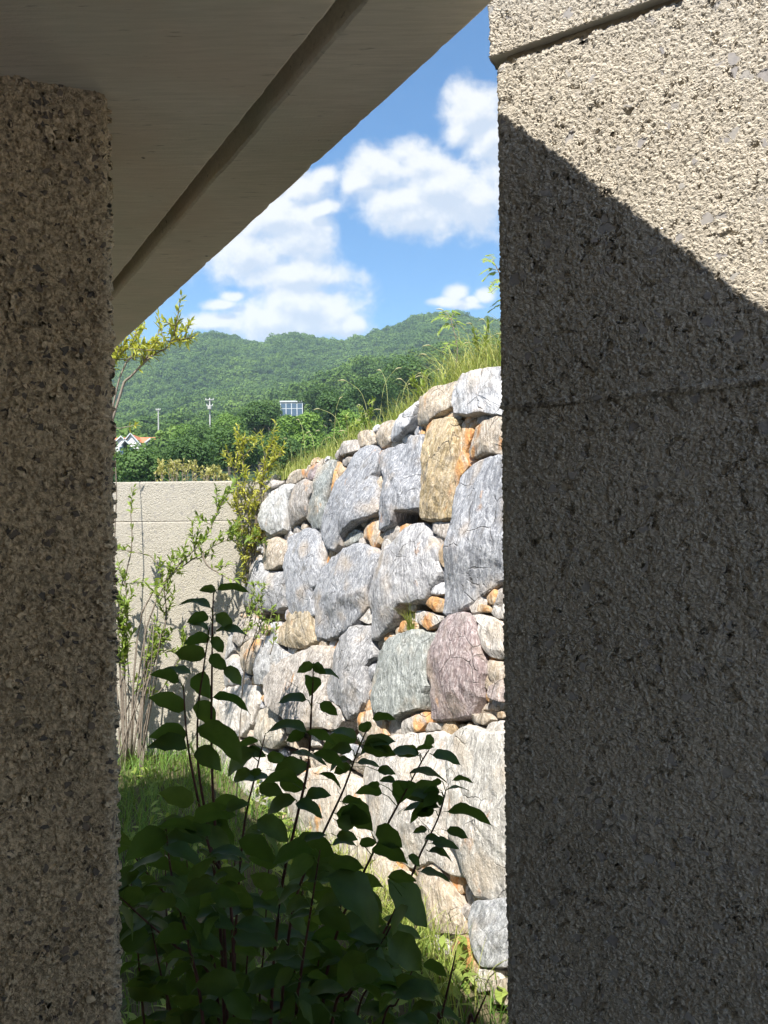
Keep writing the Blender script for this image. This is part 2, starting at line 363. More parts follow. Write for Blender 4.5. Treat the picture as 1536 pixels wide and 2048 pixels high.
# ------------------------------------------------------------------ ground, terrain, platform
def interp(x, xs, ys): return float(np.interp(x, xs, ys))
ridge_px = [(-400,700),(100,690),(243,696),(330,690),(400,672),(428,670),(460,672),(486,681),(525,682),(566,667),(590,665),(632,671),(687,683),(736,671),(776,654),(815,639),(852,625),(886,624),(919,622),(947,633),(990,640),(1100,660),(1500,690),(2200,700)]
mid_px = [(-400,880),(232,872),(400,850),(520,825),(580,800),(620,778),(690,748),(724,730),(763,728),(794,738),(831,726),(880,712),(1000,695),(1200,690),(2200,720)]
R1u = [ray(*p).x for p in ridge_px]; R1t = [ray(*p).z for p in ridge_px]
R2u = [ray(*p).x for p in mid_px]; R2t = [ray(*p).z for p in mid_px]
def terr(u, D):
    """height above the ground of the hill at plan slope u = x/y and distance D"""
    r1 = interp(u, R1u, R1t) - 6.0 / 640; r2 = interp(u, R2u, R2t) - 0.006
    ks = [8.4, 14, 25, 45, 80, 130, 180, 230, 270, 320, 400, 520, 640, 700, 800, 1000]
    tv = [-2.25 / 8.4, -0.10, -0.01, 0.040, 0.062, 0.090, min(0.115, r2), r2 * 0.94, r2, min(r2 * 0.98, r1 * 0.8), max(r1 * 0.66, 0.09), r1 * 0.87, r1, r1 * 0.985, r1 * 0.85, r1 * 0.5]
    z = interp(D, ks, tv) * D + EYE
    if D > 60: z += (noise.noise(Vector((u * D / 60, D / 60, 0))) * 2.5) * min(1, (D - 60) / 100) + (noise.noise(Vector((u * D / 110, D / 130, 7))) * 9.0) * min(1, max(0, (D - 300) / 100)) * (0.35 if D > 600 else 1)
    return z
us = np.concatenate([np.linspace(-1.3, -0.5, 14), np.linspace(-0.46, 0.4, 70), np.linspace(0.45, 1.3, 14)])
Ds = np.array([8.4, 10, 14, 20, 30, 45, 60, 80, 105, 130, 155, 180, 205, 230, 250, 270, 295, 320, 360, 400, 440, 480, 520, 560, 600, 640, 670, 700, 750, 800, 900, 1000.])
V = [(u * D, D, terr(u, D)) for u in us for D in Ds]
hill = link('hill', mesh_np('hill', V, grid_faces(len(us), len(Ds)), True), None, M_hill)
tag(hill, 'wooded hillside rising behind the garden wall', 'hill', kind='structure')
# lower ground: one sheet, gently uneven near the camera, reaching beyond the hill
gx = np.concatenate([[-1500, -300, -60, -15], np.linspace(-6, 6, 61), [15, 60, 300, 1500]])
gy = np.concatenate([[-1500, -300, -60, -15, -4], np.linspace(-1, 9, 51), [20, 80, 400, 1500]])
def gz(x, y):
    k = max(0, 1 - abs(x) / 6) * max(0, 1 - abs(y - 4) / 6)
    return k * 0.09 * noise.noise(Vector((x * 1.1, y * 1.1, 3))) - 0.01
V = [(x, y, gz(x, y) if abs(x) < 7 and -1.1 < y < 9.1 else -0.02 - 0.00002 * abs(y)) for x in gx for y in gy]
ground = link('ground', mesh_np('ground', V, grid_faces(len(gx), len(gy)), True), None, M_soil)
tag(ground, 'dark weedy soil between the walls', 'ground', kind='structure')
# paved platform the photographer stands on
mb = MB().box(-7, 6, -9, 0.55, 0.02, 0.65)
fl = mb.build('floor', M_floor); tag(fl, 'pale blue-grey paved platform under the concrete canopy', 'floor', kind='structure')

# ------------------------------------------------------------------ concrete canopy with drip groove
HZ = EYE + 0.8
E0 = Vector((0.17417, 1.13918, 0)); ev = Vector((-0.53339, 0.84587, 0)); en = Vector((ev.y, -ev.x, 0))   # en points out past the free edge
offs = [(0.006, 0.10), (0.005, 0.02), (0.004, 0.006), (-0.003, 0.0), (-0.02, 0), (-0.06, 0), (-0.10, 0), (-0.14, 0), (-0.161, 0.0), (-0.166, 0.004),
        (-0.1675, 0.030), (-0.174, 0.050), (-0.184, 0.053), (-0.194, 0.050), (-0.2005, 0.030), (-0.202, 0.004), (-0.207, 0.0)] + \
       [(-0.23 - 0.05 * k, 0.0) for k in range(20)] + [(-1.6, 0), (-2.5, 0), (-4.0, 0), (-6.0, 0), (-6.0, 0.40)]
ts = np.concatenate([[-5.2, -4, -3, -2], np.arange(-1.2, 3.4, 0.012), [3.6, 4.0, 4.4]])
V = []
for t in ts:
    for (o, dz) in offs:
        w = 0.0; z = dz
        if o > -0.004:                                           # chipped arris
            c = noise.noise(Vector((t * 9, o * 30, 1))) * 0.6 + noise.noise(Vector((t * 34, 0, 5))) * 0.5
            w = -0.006 * max(0, c) - 0.0015 * c; z = dz + (0.003 * max(0, c) if dz < 0.1 else 0)
        elif -0.21 < o < -0.155:
            w = 0.0022 * noise.noise(Vector((t * 12, o * 40, 9))) + 0.0015 * noise.noise(Vector((t * 45, o * 90, 2)))
        elif o > -1.2:
            z = dz + 0.0012 * noise.noise(Vector((t * 3, o * 6, 4)))
        p = E0 + ev * t + en * (o + w)
        V.append((p.x, p.y, HZ + z))
nF = len(offs)
fc = grid_faces(len(ts), nF)
canopy = empty('concrete_canopy', (E0.x, E0.y, HZ)); tag(canopy, 'smooth board-cast concrete canopy slab with a drip groove near its edge', 'canopy')
so = link('soffit', mesh_np('soffit', V, fc[:, ::-1], False), canopy, M_slab); so.matrix_parent_inverse.identity(); so.location = (-E0.x, -E0.y, -HZ)
so.data.polygons.foreach_set('use_smooth', np.ones(len(so.data.polygons), dtype=bool)); so.data.set_sharp_from_angle(angle=math.radians(35))
def corner(t, o, z): p = E0 + ev * t + en * o; return (p.x, p.y, z)
tv = [corner(-5.2, 0.006, HZ + 0.098), corner(4.4, 0.006, HZ + 0.098), corner(4.4, -6, HZ + 0.398), corner(-5.2, -6, HZ + 0.398),
      corner(-5.2, 0.0, HZ + 0.01), corner(4.4, 0.0, HZ + 0.01), corner(4.4, -6, HZ + 0.01), corner(-5.2, -6, HZ + 0.01)]
deck = link('deck', mesh_py('deck', tv, [(0, 1, 2, 3), (4, 0, 3, 7), (1, 5, 6, 2)]), canopy, M_slab); deck.location = (-E0.x, -E0.y, -HZ)

# unseen dark walls added around the camera to cut bounce on the right wall
def blocker_wall(name, label, t0, t1, o0, o1):
    c_ = [E0 + ev * t + en * o for t, o in ((t0, o0), (t1, o0), (t1, o1), (t0, o1))]
    v = [(p.x, p.y, 0.0) for p in c_] + [(p.x, p.y, HZ + 0.003) for p in c_]
    o = link(name, mesh_py(name, v, [(0, 1, 5, 4), (1, 2, 6, 5), (2, 3, 7, 6), (3, 0, 4, 7), (4, 5, 6, 7)]), None, M_dark); tag(o, label, 'wall'); return o
blocker_wall('added_side_blocker', 'unseen dark side wall added to keep light off the rough wall', -5.0, 0.35, -2.9, -2.6)
blocker_wall('added_end_blocker', 'unseen dark end wall added to keep light off the rough wall', -4.6, -4.3, -2.6, -0.9)

# ------------------------------------------------------------------ rough concrete walls
def wall_mesh(name, corner_pt, along, out_n, length, dense_len, z0, z1, dz0, dz1, step, thick, r=0.012, joint=None, seed=0, top_round=0.0):
    """face grid that wraps round the free end: along = direction from the free end into the wall, out_n = outward normal of the face"""
    end_n = -along
    path = []                                                     # (point, normal)
    back = corner_pt - out_n * thick
    for s in np.concatenate([np.linspace(0, thick - 0.10, 5)[:-1], np.arange(thick - 0.10, thick - r, step)]):
        path.append((back + out_n * s, end_n))
    for k in range(6):
        a = k / 5 * math.pi / 2; c = corner_pt + along * r - out_n * r
        nn = end_n * math.cos(a) + out_n * math.sin(a); path.append((c + nn * r, nn))
    for s in np.concatenate([np.arange(r + step, dense_len, step), np.linspace(dense_len, length, 12)]):
        path.append((corner_pt + along * s, out_n))
    rows = []
    if dz0 > z0: rows += [(z, 0.0) for z in np.linspace(z0, dz0, 8)[:-1]]
    rows += [(z, 0.0) for z in np.arange(dz0, dz1 - top_round * 0.9, step)]
    if top_round:
        for k in range(6):
            a = k / 5 * math.pi / 2; rows.append((dz1 - top_round + top_round * math.sin(a), top_round * (1 - math.cos(a))))
        rows += [(dz1, q) for q in (0.02, 0.03, 0.05, 0.10)]
    elif z1 > dz1: rows += [(z, 0.0) for z in np.linspace(dz1, z1, 6)]
    pts = np.array([p[:] for p, _ in path]); ns = np.array([q[:] for _, q in path])
    zz = np.array([q[0] for q in rows]); ins = np.array([q[1] for q in rows])
    Vx = np.zeros((len(path), len(rows), 3))
    Vx[:, :, 0] = pts[:, 0:1] - ns[:, 0:1] * ins; Vx[:, :, 1] = pts[:, 1:2] - ns[:, 1:2] * ins; Vx[:, :, 2] = zz
    if joint is not None:                                         # a construction joint: lip above a thin recess, broken in places
        for i in range(len(path)):
            s = float(np.dot(pts[i] - np.array(corner_pt[:]), np.array(along[:])))
            br = 0.55 + 0.9 * noise.noise(Vector((s * 7, 0, seed))); wv = 0.003 * noise.noise(Vector((s * 14, 2, seed)))
            d = zz - (joint + wv)
            push = 0.005 * np.exp(-((d - 0.006) / 0.006) ** 2) - 0.010 * max(0.15, min(1, br)) * np.exp(-(d / 0.0028) ** 2)
            Vx[i, :, 0] += ns[i, 0] * push; Vx[i, :, 1] += ns[i, 1] * push
    n_r = len(rows)
    f = grid_faces(len(path), n_r)
    return mesh_np(name, Vx.reshape(-1, 3), f, True)
# right wall
DR = 1.272
wd = Vector((-0.86261, 0.50587, 0)); wn = Vector((-0.50587, -0.86261, 0))
wc = P(999, 900, DR); wc.z = 0
z_j = on_plane(1000, 820, wc, wn).z; z_top = on_plane(1010, 117, wc, wn).z; z_up = on_plane(1010, 108, wc, wn).z
rw = empty('rough_concrete_wall', (wc.x, wc.y, 0)); tag(rw, 'broken-face concrete wall half in sun with a diagonal shadow edge', 'wall')
def under(parent, o): o.parent = parent; o.location = -parent.location; return o
mm = wall_mesh('wall_block', wc, -wd, wn, 3.4, 0.80, -0.05, z_top, EYE - 0.92, z_top, 0.0019, 0.36, 0.012, z_j, 3, 0.014)
under(rw, link('wall_block', mm, None, M_wall))
wc2 = wc + wd * 0.010 + wn * 0.006
mm = wall_mesh('upper_block', wc2, -wd, wn, 3.4, 0.60, z_up, EYE + 2.2, z_up, EYE + 0.98, 0.0019, 0.38, 0.006)
under(rw, link('upper_block', mm, None, M_wall))
q = [wc2, wc2 - wd * 3.4, wc2 - wd * 3.4 - wn * 0.38, wc2 - wn * 0.38]
# underside and back of the upper block, mortar bed between the blocks
me = mesh_py('block_underside', [(p.x, p.y, z_up + 0.002) for p in q], [(0, 1, 2, 3)]); under(rw, link('block_underside', me, None, M_slab))
mb = MB(); bed = wc - wn * 0.012 - wd * 0.018
nb = 60; vv = []
for k in range(nb + 1):
    s = 3.2 * (k / nb) ** 1.5
    for (zz_, dd) in ((z_top - 0.02, 0.004), (z_top + 0.004, 0.002), (z_up - 0.003, 0.0), (z_up + 0.01, -0.002)):
        w = 0.006 * noise.noise(Vector((s * 22, zz_ * 30, 2)))
        p = bed - wd * s + wn * (dd + w); vv.append((p.x, p.y, zz_))
mb.add(vv, [tuple(r) for r in grid_faces(nb + 1, 4)])
vv = []
for k in range(5):
    for zz_ in (z_top - 0.02, z_top + 0.005, z_up - 0.003, z_up + 0.01):
        p = bed - wn * 0.08 * k + wd * 0.004 * noise.noise(Vector((k * 3, zz_ * 40, 7))); vv.append((p.x, p.y, zz_))
mb.add(vv, [tuple(r[::-1]) for r in grid_faces(5, 4)])
under(rw, mb.build('mortar_joint', M_mortar))
bw = wc - wn * 0.36
me = mesh_py('back_face', [(bw.x, bw.y, 0), (bw.x - wd.x * 3.4, bw.y - wd.y * 3.4, 0), (bw.x - wd.x * 3.4, bw.y - wd.y * 3.4, EYE + 2.2), (bw.x, bw.y, EYE + 2.2)], [(0, 1, 2, 3)])
under(rw, link('back_face', me, None, M_mortar))
# left wall
lc = Vector((-0.4965, 1.3625, 0)); ld = Vector((0.94458, 0.32828, 0)); lnn = Vector((0.32828, -0.94458, 0))
lw = empty('pitted_concrete_pier', (lc.x, lc.y, 0)); tag(lw, 'coarse pitted concrete pier in shade under the canopy', 'pier')
mm = wall_mesh('pier_face', lc, -ld, lnn, 3.0, 0.36, -0.05, HZ + 0.002, EYE - 1.02, HZ + 0.004, 0.0021, 0.30, 0.014)
under(lw, link('pier_face', mm, None, M_wall_l))
# garden back wall
YB = 7.45
zb = P(350, 963, YB).z; zbj = P(350, 1042, YB).z
gw = empty('garden_wall', (-2.5, YB, 0)); tag(gw, 'sunlit beige concrete garden wall behind the arching shrub', 'wall')
xs = np.concatenate([np.linspace(-9, -3.4, 20)[:-1], np.arange(-3.4, -0.3, 0.012)])
def panel(name, z0, z1, step=0.012):
    zs = np.arange(z0, z1 - 0.008, step); rows = [(z, 0.0) for z in zs] + [(z1 - 0.004, 0.0), (z1, 0.006), (z1, 0.05), (z1, 0.16), (z1, 0.30)]
    Vp = [(x, YB + i, z) for x in xs for (z, i) in rows]
    under(gw, link(name, mesh_np(name, Vp, grid_faces(len(xs), len(rows)), True), None, M_back))
panel('panel', -0.05, zbj - 0.004); panel('panel', zbj + 0.002, zb)
me = MB().box(-9, -0.3, YB + 0.14, YB + 0.27, 0, zb - 0.03); under(gw, me.build('core', M_mortar))

# ------------------------------------------------------------------ dry-laid boulder wall
b_r = on_z(1000, 1985, 0.0); b_l = on_z(450, 1542, 0.0)
rk_d = (b_r - b_l); rk_d.z = 0; rk_d.normalize()                  # towards the right end
rk_h = Vector((rk_d.y, -rk_d.x, 0)); rk_h = rk_h if rk_h.y < 0 else -rk_h
BATTER = math.radians(12)
rk_n = (rk_h * math.cos(BATTER) + Vector((0, 0, 1)) * math.sin(BATTER)).normalized()
rk_v = (Vector((0, 0, 1)) * math.cos(BATTER) - rk_h * math.sin(BATTER)).normalized()
def uvw_of(px, py):
    p = on_plane(px, py, b_r, rk_n) - b_r
    return (p.dot(rk_d), p.dot(rk_v))
def from_uv(u, v, w=0.0): return b_r + rk_d * u + rk_v * v + rk_n * w
A_ = lambda pts: [(500 + x / 2.954, 700 + y / 2.954) for x, y in pts]
B_ = lambda pts: [(420 + x / 2.56, 1150 + y / 2.56) for x, y in pts]
C_ = lambda pts: pts
GREY, WHITE, TAN, GOLD, RUST = (0.31, 0.32, 0.345), (0.54, 0.54, 0.55), (0.43, 0.36, 0.275), (0.46, 0.35, 0.19), (0.44, 0.32, 0.19)
RED, GREEN, PALE, BROWN = (0.32, 0.25, 0.245), (0.26, 0.28, 0.265), (0.50, 0.465, 0.42), (0.35, 0.315, 0.28)
ST = [  # outline, colour, rust, how far it stands proud
 (A_([(1270,150),(1330,130),(1455,100),(1570,80),(1570,380),(1465,385),(1380,375),(1330,395),(1240,385),(1215,300),(1230,220)]), WHITE, 0, .05),
 (A_([(1010,280),(1110,220),(1200,175),(1255,175),(1240,250),(1190,330),(1110,390),(1060,430),(980,440),(975,380),(1000,320)]), TAN, .1, .02),
 (A_([(820,515),(850,430),(900,385),(965,345),(1000,295),(1010,320),(975,410),(955,450),(900,500),(840,540)]), WHITE, 0, .04),
 (A_([(1110,390),(1190,330),(1225,360),(1230,395),(1180,405),(1120,410)]), RUST, .3, -.03),
 (A_([(1325,385),(1360,370),(1400,390),(1390,420),(1345,440),(1320,415)]), BROWN, .1, -.02),
 (A_([(1050,450),(1085,415),(1210,400),(1240,420),(1235,600),(1205,760),(1190,985),(1110,1000),(1000,995),(1015,840),(1030,650)]), GOLD, .16, .05),
 (A_([(1240,415),(1330,410),(1330,440),(1290,560),(1275,610),(1285,680),(1240,750),(1215,830),(1215,700),(1240,600)]), RUST, .55, .0),
 (A_([(1330,460),(1390,420),(1465,395),(1570,390),(1570,600),(1390,610),(1300,640),(1285,610),(1310,540)]), TAN, .45, .02),
 (A_([(1240,760),(1290,690),(1370,650),(1470,640),(1570,640),(1570,1340),(1471,1365),(1368,1445),(1252,1530),(1143,1566),(1150,1480),(1170,1350),(1190,1150),(1195,1000),(1215,880)]), GREY, 0, .06),
 (A_([(560,740),(640,610),(700,565),(745,580),(752,610),(748,680),(725,760),(755,830),(760,960),(700,990),(650,1020),(600,1060),(560,1090),(550,1150),(520,1190),(470,1170),(430,1090),(440,1000),(490,860),(510,770)]), GREY, .06, .05),
 (A_([(762,600),(830,570),(930,550),(960,510),(1005,500),(1015,600),(1010,800),(998,930),(930,945),(880,950),(870,1000),(850,1030),(790,1060),(765,1060),(775,1000),(770,830),(785,750),(765,690)]), GREY, .02, .05),
 (A_([(560,1095),(620,1060),(655,1070),(645,1120),(570,1160),(548,1150)]), GREEN, .1, .0),
 (A_([(700,1010),(745,1000),(755,1060),(740,1130),(710,1175),(690,1120),(655,1110),(660,1050)]), TAN, .5, -.01),
 (A_([(765,1070),(800,1060),(850,1030),(890,1070),(880,1110),(840,1130),(780,1140),(755,1110)]), BROWN, .1, -.02),
 (A_([(900,1050),(920,1020),(955,1020),(930,1050)]), RUST, .2, -.03),
 (A_([(1015,1010),(1110,1005),(1190,1015),(1190,1110),(1130,1110),(1080,1080),(1040,1060)]), BROWN, .1, -.03),
 (A_([(1100,1190),(1130,1140),(1190,1140),(1190,1280),(1140,1290),(1105,1240)]), RUST, .4, -.01),
 (A_([(215,1110),(330,1055),(380,1060),(420,1100),(460,1150),(450,1200),(430,1290),(410,1390),(385,1420),(380,1500),(390,1560),(330,1600),(260,1560),(240,1400),(220,1250)]), GREY, .0, .05),
 (A_([(430,1295),(500,1230),(560,1190),(650,1150),(720,1170),(755,1230),(740,1330),(715,1400),(703,1492),(641,1595),(594,1639),(526,1687),(455,1710),(410,1698),(392,1625),(388,1420)]), GREY, .02, .07),
 (A_([(790,1180),(830,1150),(880,1110),(900,1070),(960,1035),(1010,1025),(1040,1090),(1100,1160),(1095,1250),(1120,1320),(1055,1421),(1034,1468),(895,1512),(860,1607),(803,1663),(768,1698),(725,1700),(730,1550),(710,1480),(725,1390),(748,1300),(765,1240)]), (0.33,0.33,0.34), .04, .06),
 (A_([(80,1220),(110,1140),(170,1105),(215,1140),(222,1190),(212,1270),(150,1300),(90,1300),(75,1260)]), TAN, .15, .06),
 (A_([(130,850),(190,795),(245,790),(262,820),(235,900),(225,1000),(215,1060),(150,1100),(90,1060),(75,1010),(100,920)]), (0.42,0.42,0.41), .05, .05),
 (A_([(265,800),(330,765),(385,785),(385,830),(355,900),(335,980),(280,1010),(222,1055),(230,960),(243,880)]), BROWN, .05, .03),
 (A_([(400,690),(450,640),(490,650),(485,750),(470,830),(450,920),(440,1000),(415,1050),(370,1055),(345,1000),(355,920),(390,830),(388,770)]), GREEN, .05, .03),
 (A_([(495,655),(530,665),(560,700),(540,740),(490,830),(485,900),(445,1000),(455,920),(478,820),(490,740)]), RUST, .55, .0),
 (A_([(500,590),(560,545),(630,525),(650,580),(610,605),(540,625)]), BROWN, .0, .02),
 (A_([(640,490),(720,470),(735,520),(735,550),(650,580),(632,530)]), TAN, .05, .02),
 (A_([(740,440),(790,410),(850,405),(830,460),(815,540),(760,575),(738,550),(732,490)]), TAN, .2, .0),
 (A_([(870,520),(920,490),(960,500),(960,520),(890,550)]), WHITE, 0, -.02),
 (A_([(530,640),(600,630),(620,640),(600,670),(560,685),(530,665)]), BROWN, 0, .0),
 (A_([(330,700),(390,660),(405,690),(388,760),(340,765),(310,740)]), RED, .3, .0),
 (A_([(200,760),(260,710),(320,700),(308,755),(250,790),(190,790)]), TAN, .2, .0),
 (A_([(70,790),(150,770),(200,770),(140,830),(120,900),(80,940),(65,880)]), BROWN, .1, .03),
 (A_([(5,890),(60,890),(80,950),(60,1000),(20,1090),(5,1080)]), BROWN, .1, .0),
 (A_([(20,1100),(60,1010),(85,1060),(80,1090),(30,1120)]), RUST, .5, -.02),
 (A_([(985,455),(1012,470),(1002,500),(975,495)]), RUST, .5, -.03),
 (A_([(985,560),(1030,540),(1035,600),(1010,620),(985,590)]), RUST, .5, -.03),
 (A_([(-60,1250),(70,1230),(100,1310),(215,1305),(238,1400),(240,1500),(100,1540),(-60,1500)]), (0.37,0.37,0.38), .02, .02),
 (A_([(430,1280),(440,1190),(480,1170),(500,1215),(470,1255)]), RUST, .5, -.02),
 (A_([(762,1160),(790,1170),(785,1225),(765,1245),(745,1200)]), PALE, .05, -.02),
 (A_([(1120,1320),(1175,1310),(1170,1360),(1130,1360)]), WHITE, .1, -.02),
 (A_([(1060,1420),(1120,1375),(1168,1370),(1150,1440),(1080,1450)]), WHITE, .1, .0),
 (B_([(345,350),(360,270),(410,210),(470,170),(525,170),(530,260),(530,340),(480,375),(400,370)]), (0.42,0.34,0.22), .18, .05),
 (B_([(380,400),(400,378),(460,390),(455,415),(400,412)]), RUST, .3, -.04),
 (B_([(1095,150),(1130,105),(1190,120),(1190,185),(1140,190)]), RUST, .5, .0),
 (B_([(1050,205),(1100,185),(1190,215),(1170,250),(1120,285),(1070,240)]), PALE, .35, .02),
 (B_([(950,290),(980,230),(1040,240),(1075,260),(1050,282),(990,298)]), RUST, .45, .0),
 (B_([(870,390),(920,320),(990,300),(1060,284),(1130,294),(1160,330),(1125,400),(1110,480),(1130,560),(1105,640),(1095,680),(1010,710),(960,745),(890,710),(850,640),(840,540),(850,450)]), GREEN, .0, .06),
 (B_([(1135,400),(1175,330),(1195,240),(1240,205),(1310,198),(1362,228),(1378,300),(1395,420),(1412,500),(1385,620),(1345,720),(1240,740),(1140,740),(1150,600),(1132,500)]), RED, .0, .06),
 (B_([(1325,200),(1400,200),(1480,230),(1560,250),(1560,440),(1440,420),(1402,380),(1384,300),(1370,225)]), PALE, .1, .02),
 (B_([(1418,435),(1560,450),(1560,530),(1435,560),(1424,500)]), TAN, .2, .0),
 (B_([(1435,570),(1500,535),(1560,540),(1560,660),(1480,650),(1430,620)]), (0.46,0.38,0.36), .05, .03),
 (B_([(1365,690),(1400,640),(1480,660),(1560,670),(1560,690),(1450,692)]), BROWN, .0, -.03),
 (B_([(1340,715),(1420,704),(1448,740),(1410,770),(1360,752)]), TAN, .15, .02),
 (B_([(1410,830),(1430,762),(1500,742),(1560,750),(1560,800),(1450,825)]), PALE, .05, .02),
 (B_([(1450,700),(1560,695),(1560,735),(1465,735)]), RUST, .3, .0),
 (B_([(980,815),(1000,750),(1050,720),(1100,700),(1108,760),(1080,800),(1000,822)]), PALE, .5, .02),
 (B_([(1092,790),(1120,752),(1190,760),(1180,790),(1100,806)]), BROWN, .05, .0),
 (B_([(640,390),(690,300),(760,260),(825,268),(828,340),(838,420),(800,460),(798,560),(790,640),(760,700),(700,738),(688,680),(612,640),(600,560),(625,450)]), (0.34,0.34,0.35), .02, .06),
 (B_([(330,620),(320,540),(400,440),(470,400),(560,362),(605,370),(630,400),(598,520),(595,620),(670,680),(680,740),(640,790),(570,780),(480,790),(400,720),(340,680)]), BROWN, .04, .05),
 (B_([(240,560),(250,430),(290,320),(330,292),(355,380),(435,422),(380,470),(312,535),(290,560)]), (0.40,0.40,0.40), .05, .03),
 (B_([(150,480),(160,370),(210,322),(248,332),(240,440),(200,510)]), TAN, .35, .02),
 (B_([(118,330),(130,230),(200,205),(250,250),(230,318),(150,365)]), BROWN, .0, .02),
 (B_([(20,640),(80,590),(160,562),(238,572),(236,650),(200,760),(140,830),(60,790),(20,740)]), PALE, .05, .04),
 (B_([(222,800),(242,690),(300,662),(340,700),(370,780),(380,850),(320,890),(230,870)]), (0.42,0.38,0.31), .15, .03),
 (B_([(752,800),(770,705),(850,684),(900,760),(908,828),(830,858),(790,850)]), TAN, .4, .02),
 (B_([(752,225),(790,172),(828,155),(828,238),(800,250)]), PALE, .3, -.01),
 (B_([(1122,90),(1150,52),(1208,42),(1190,98),(1130,104)]), WHITE, .1, .0),
 (B_([(1340,188),(1380,142),(1428,160),(1428,192)]), RUST, .4, .0),
 (B_([(1410,112),(1450,70),(1478,100),(1450,148),(1420,150)]), RUST, .4, .0),
 (B_([(1434,198),(1454,150),(1560,112),(1560,232),(1460,222)]), PALE, .05, .0),
 (B_([(60,480),(120,400),(150,490),(190,520),(140,560),(70,570)]), (0.36,0.36,0.36), .05, .02),
 (B_([(20,420),(40,300),(115,280),(120,380),(60,460)]), (0.36,0.36,0.36), .0, .02),
 (C_([(728,1560),(745,1510),(775,1478),(820,1470),(880,1465),(905,1475),(900,1530),(910,1590),(900,1650),(915,1700),(930,1755),(900,1750),(860,1722),(820,1738),(800,1720),(760,1700),(735,1640)]), PALE, .12, .05),
 (C_([(910,1475),(950,1452),(985,1470),(1070,1465),(1070,1800),(965,1795),(940,1745),(922,1690),(908,1650),(918,1590),(908,1530)]), (0.48,0.46,0.42), .10, .08),
 (C_([(825,1760),(860,1730),(882,1750),(905,1790),(928,1845),(938,1868),(880,1865),(850,1855),(820,1830)]), TAN, .12, .04),
 (C_([(905,1765),(938,1780),(955,1845),(942,1862),(930,1840)]), BROWN, .1, -.04),
 (C_([(962,1802),(1070,1790),(1070,1930),(985,1932),(965,1885),(952,1845)]), (0.40,0.41,0.42), .02, .09),
 (C_([(912,1892),(930,1870),(945,1880),(965,1900),(982,1930),(962,1972),(945,1975),(916,1970)]), RUST, .62, .05),
 (C_([(960,1962),(978,1935),(1012,1937),(1012,1975),(972,1986)]), PALE, .05, .06),
 (C_([(1000,1960),(1070,1945),(1070,2012),(1008,2004)]), TAN, .05, .08),
 (C_([(830,1872),(880,1870),(908,1900),(908,1962),(850,1950)]), PALE, .1, .02),
 (C_([(575,1570),(640,1532),(715,1560),(728,1650),(755,1708),(720,1740),(640,1722),(585,1650)]), (0.45,0.40,0.33), .22, .03),
 (C_([(432,1500),(520,1492),(560,1560),(550,1640),(480,1610),(436,1560)]), PALE, .12, .02),
 (C_([(680,1745),(735,1745),(765,1712),(815,1745),(812,1830),(760,1840),(700,1800)]), TAN, .1, .02),
 (C_([(590,1660),(640,1730),(680,1750),(690,1800),(610,1740)]), PALE, .1, .0),
 (C_([(680,1530),(730,1500),(755,1470),(770,1475),(735,1520),(722,1552)]), TAN, .25, -.01),
]
rock_wall = empty('boulder_retaining_wall', tuple(from_uv(-1.5, 0)))
tag(rock_wall, 'sunlit retaining wall of large veined boulders with small rusty stones in the gaps', 'retaining wall')
def inside(pt, poly):
    x, y = pt; c = False; j = len(poly) - 1
    for i in range(len(poly)):
        xi, yi = poly[i]; xj, yj = poly[j]
        if (yi > y) != (yj > y) and x < (xj - xi) * (y - yi) / (yj - yi) + xi: c = not c
        j = i
    return c
def chaikin(p, q=0.22):
    out = []
    for i in range(len(p)):
        a, b2 = p[i], p[(i + 1) % len(p)]
        out += [(a[0] * (1 - q) + b2[0] * q, a[1] * (1 - q) + b2[1] * q), (a[0] * q + b2[0] * (1 - q), a[1] * q + b2[1] * (1 - q))]
    return out
def resample(p, n):
    seg = [math.dist(p[i], p[(i + 1) % len(p)]) for i in range(len(p))]; tot = sum(seg); out = []; i = 0; acc = 0
    for k in range(n):
        t = tot * k / n
        while acc + seg[i] < t: acc += seg[i]; i += 1
        a, b2 = p[i], p[(i + 1) % len(p)]; f_ = (t - acc) / max(seg[i], 1e-9)
        out.append((a[0] + (b2[0] - a[0]) * f_, a[1] + (b2[1] - a[1]) * f_))
    return out
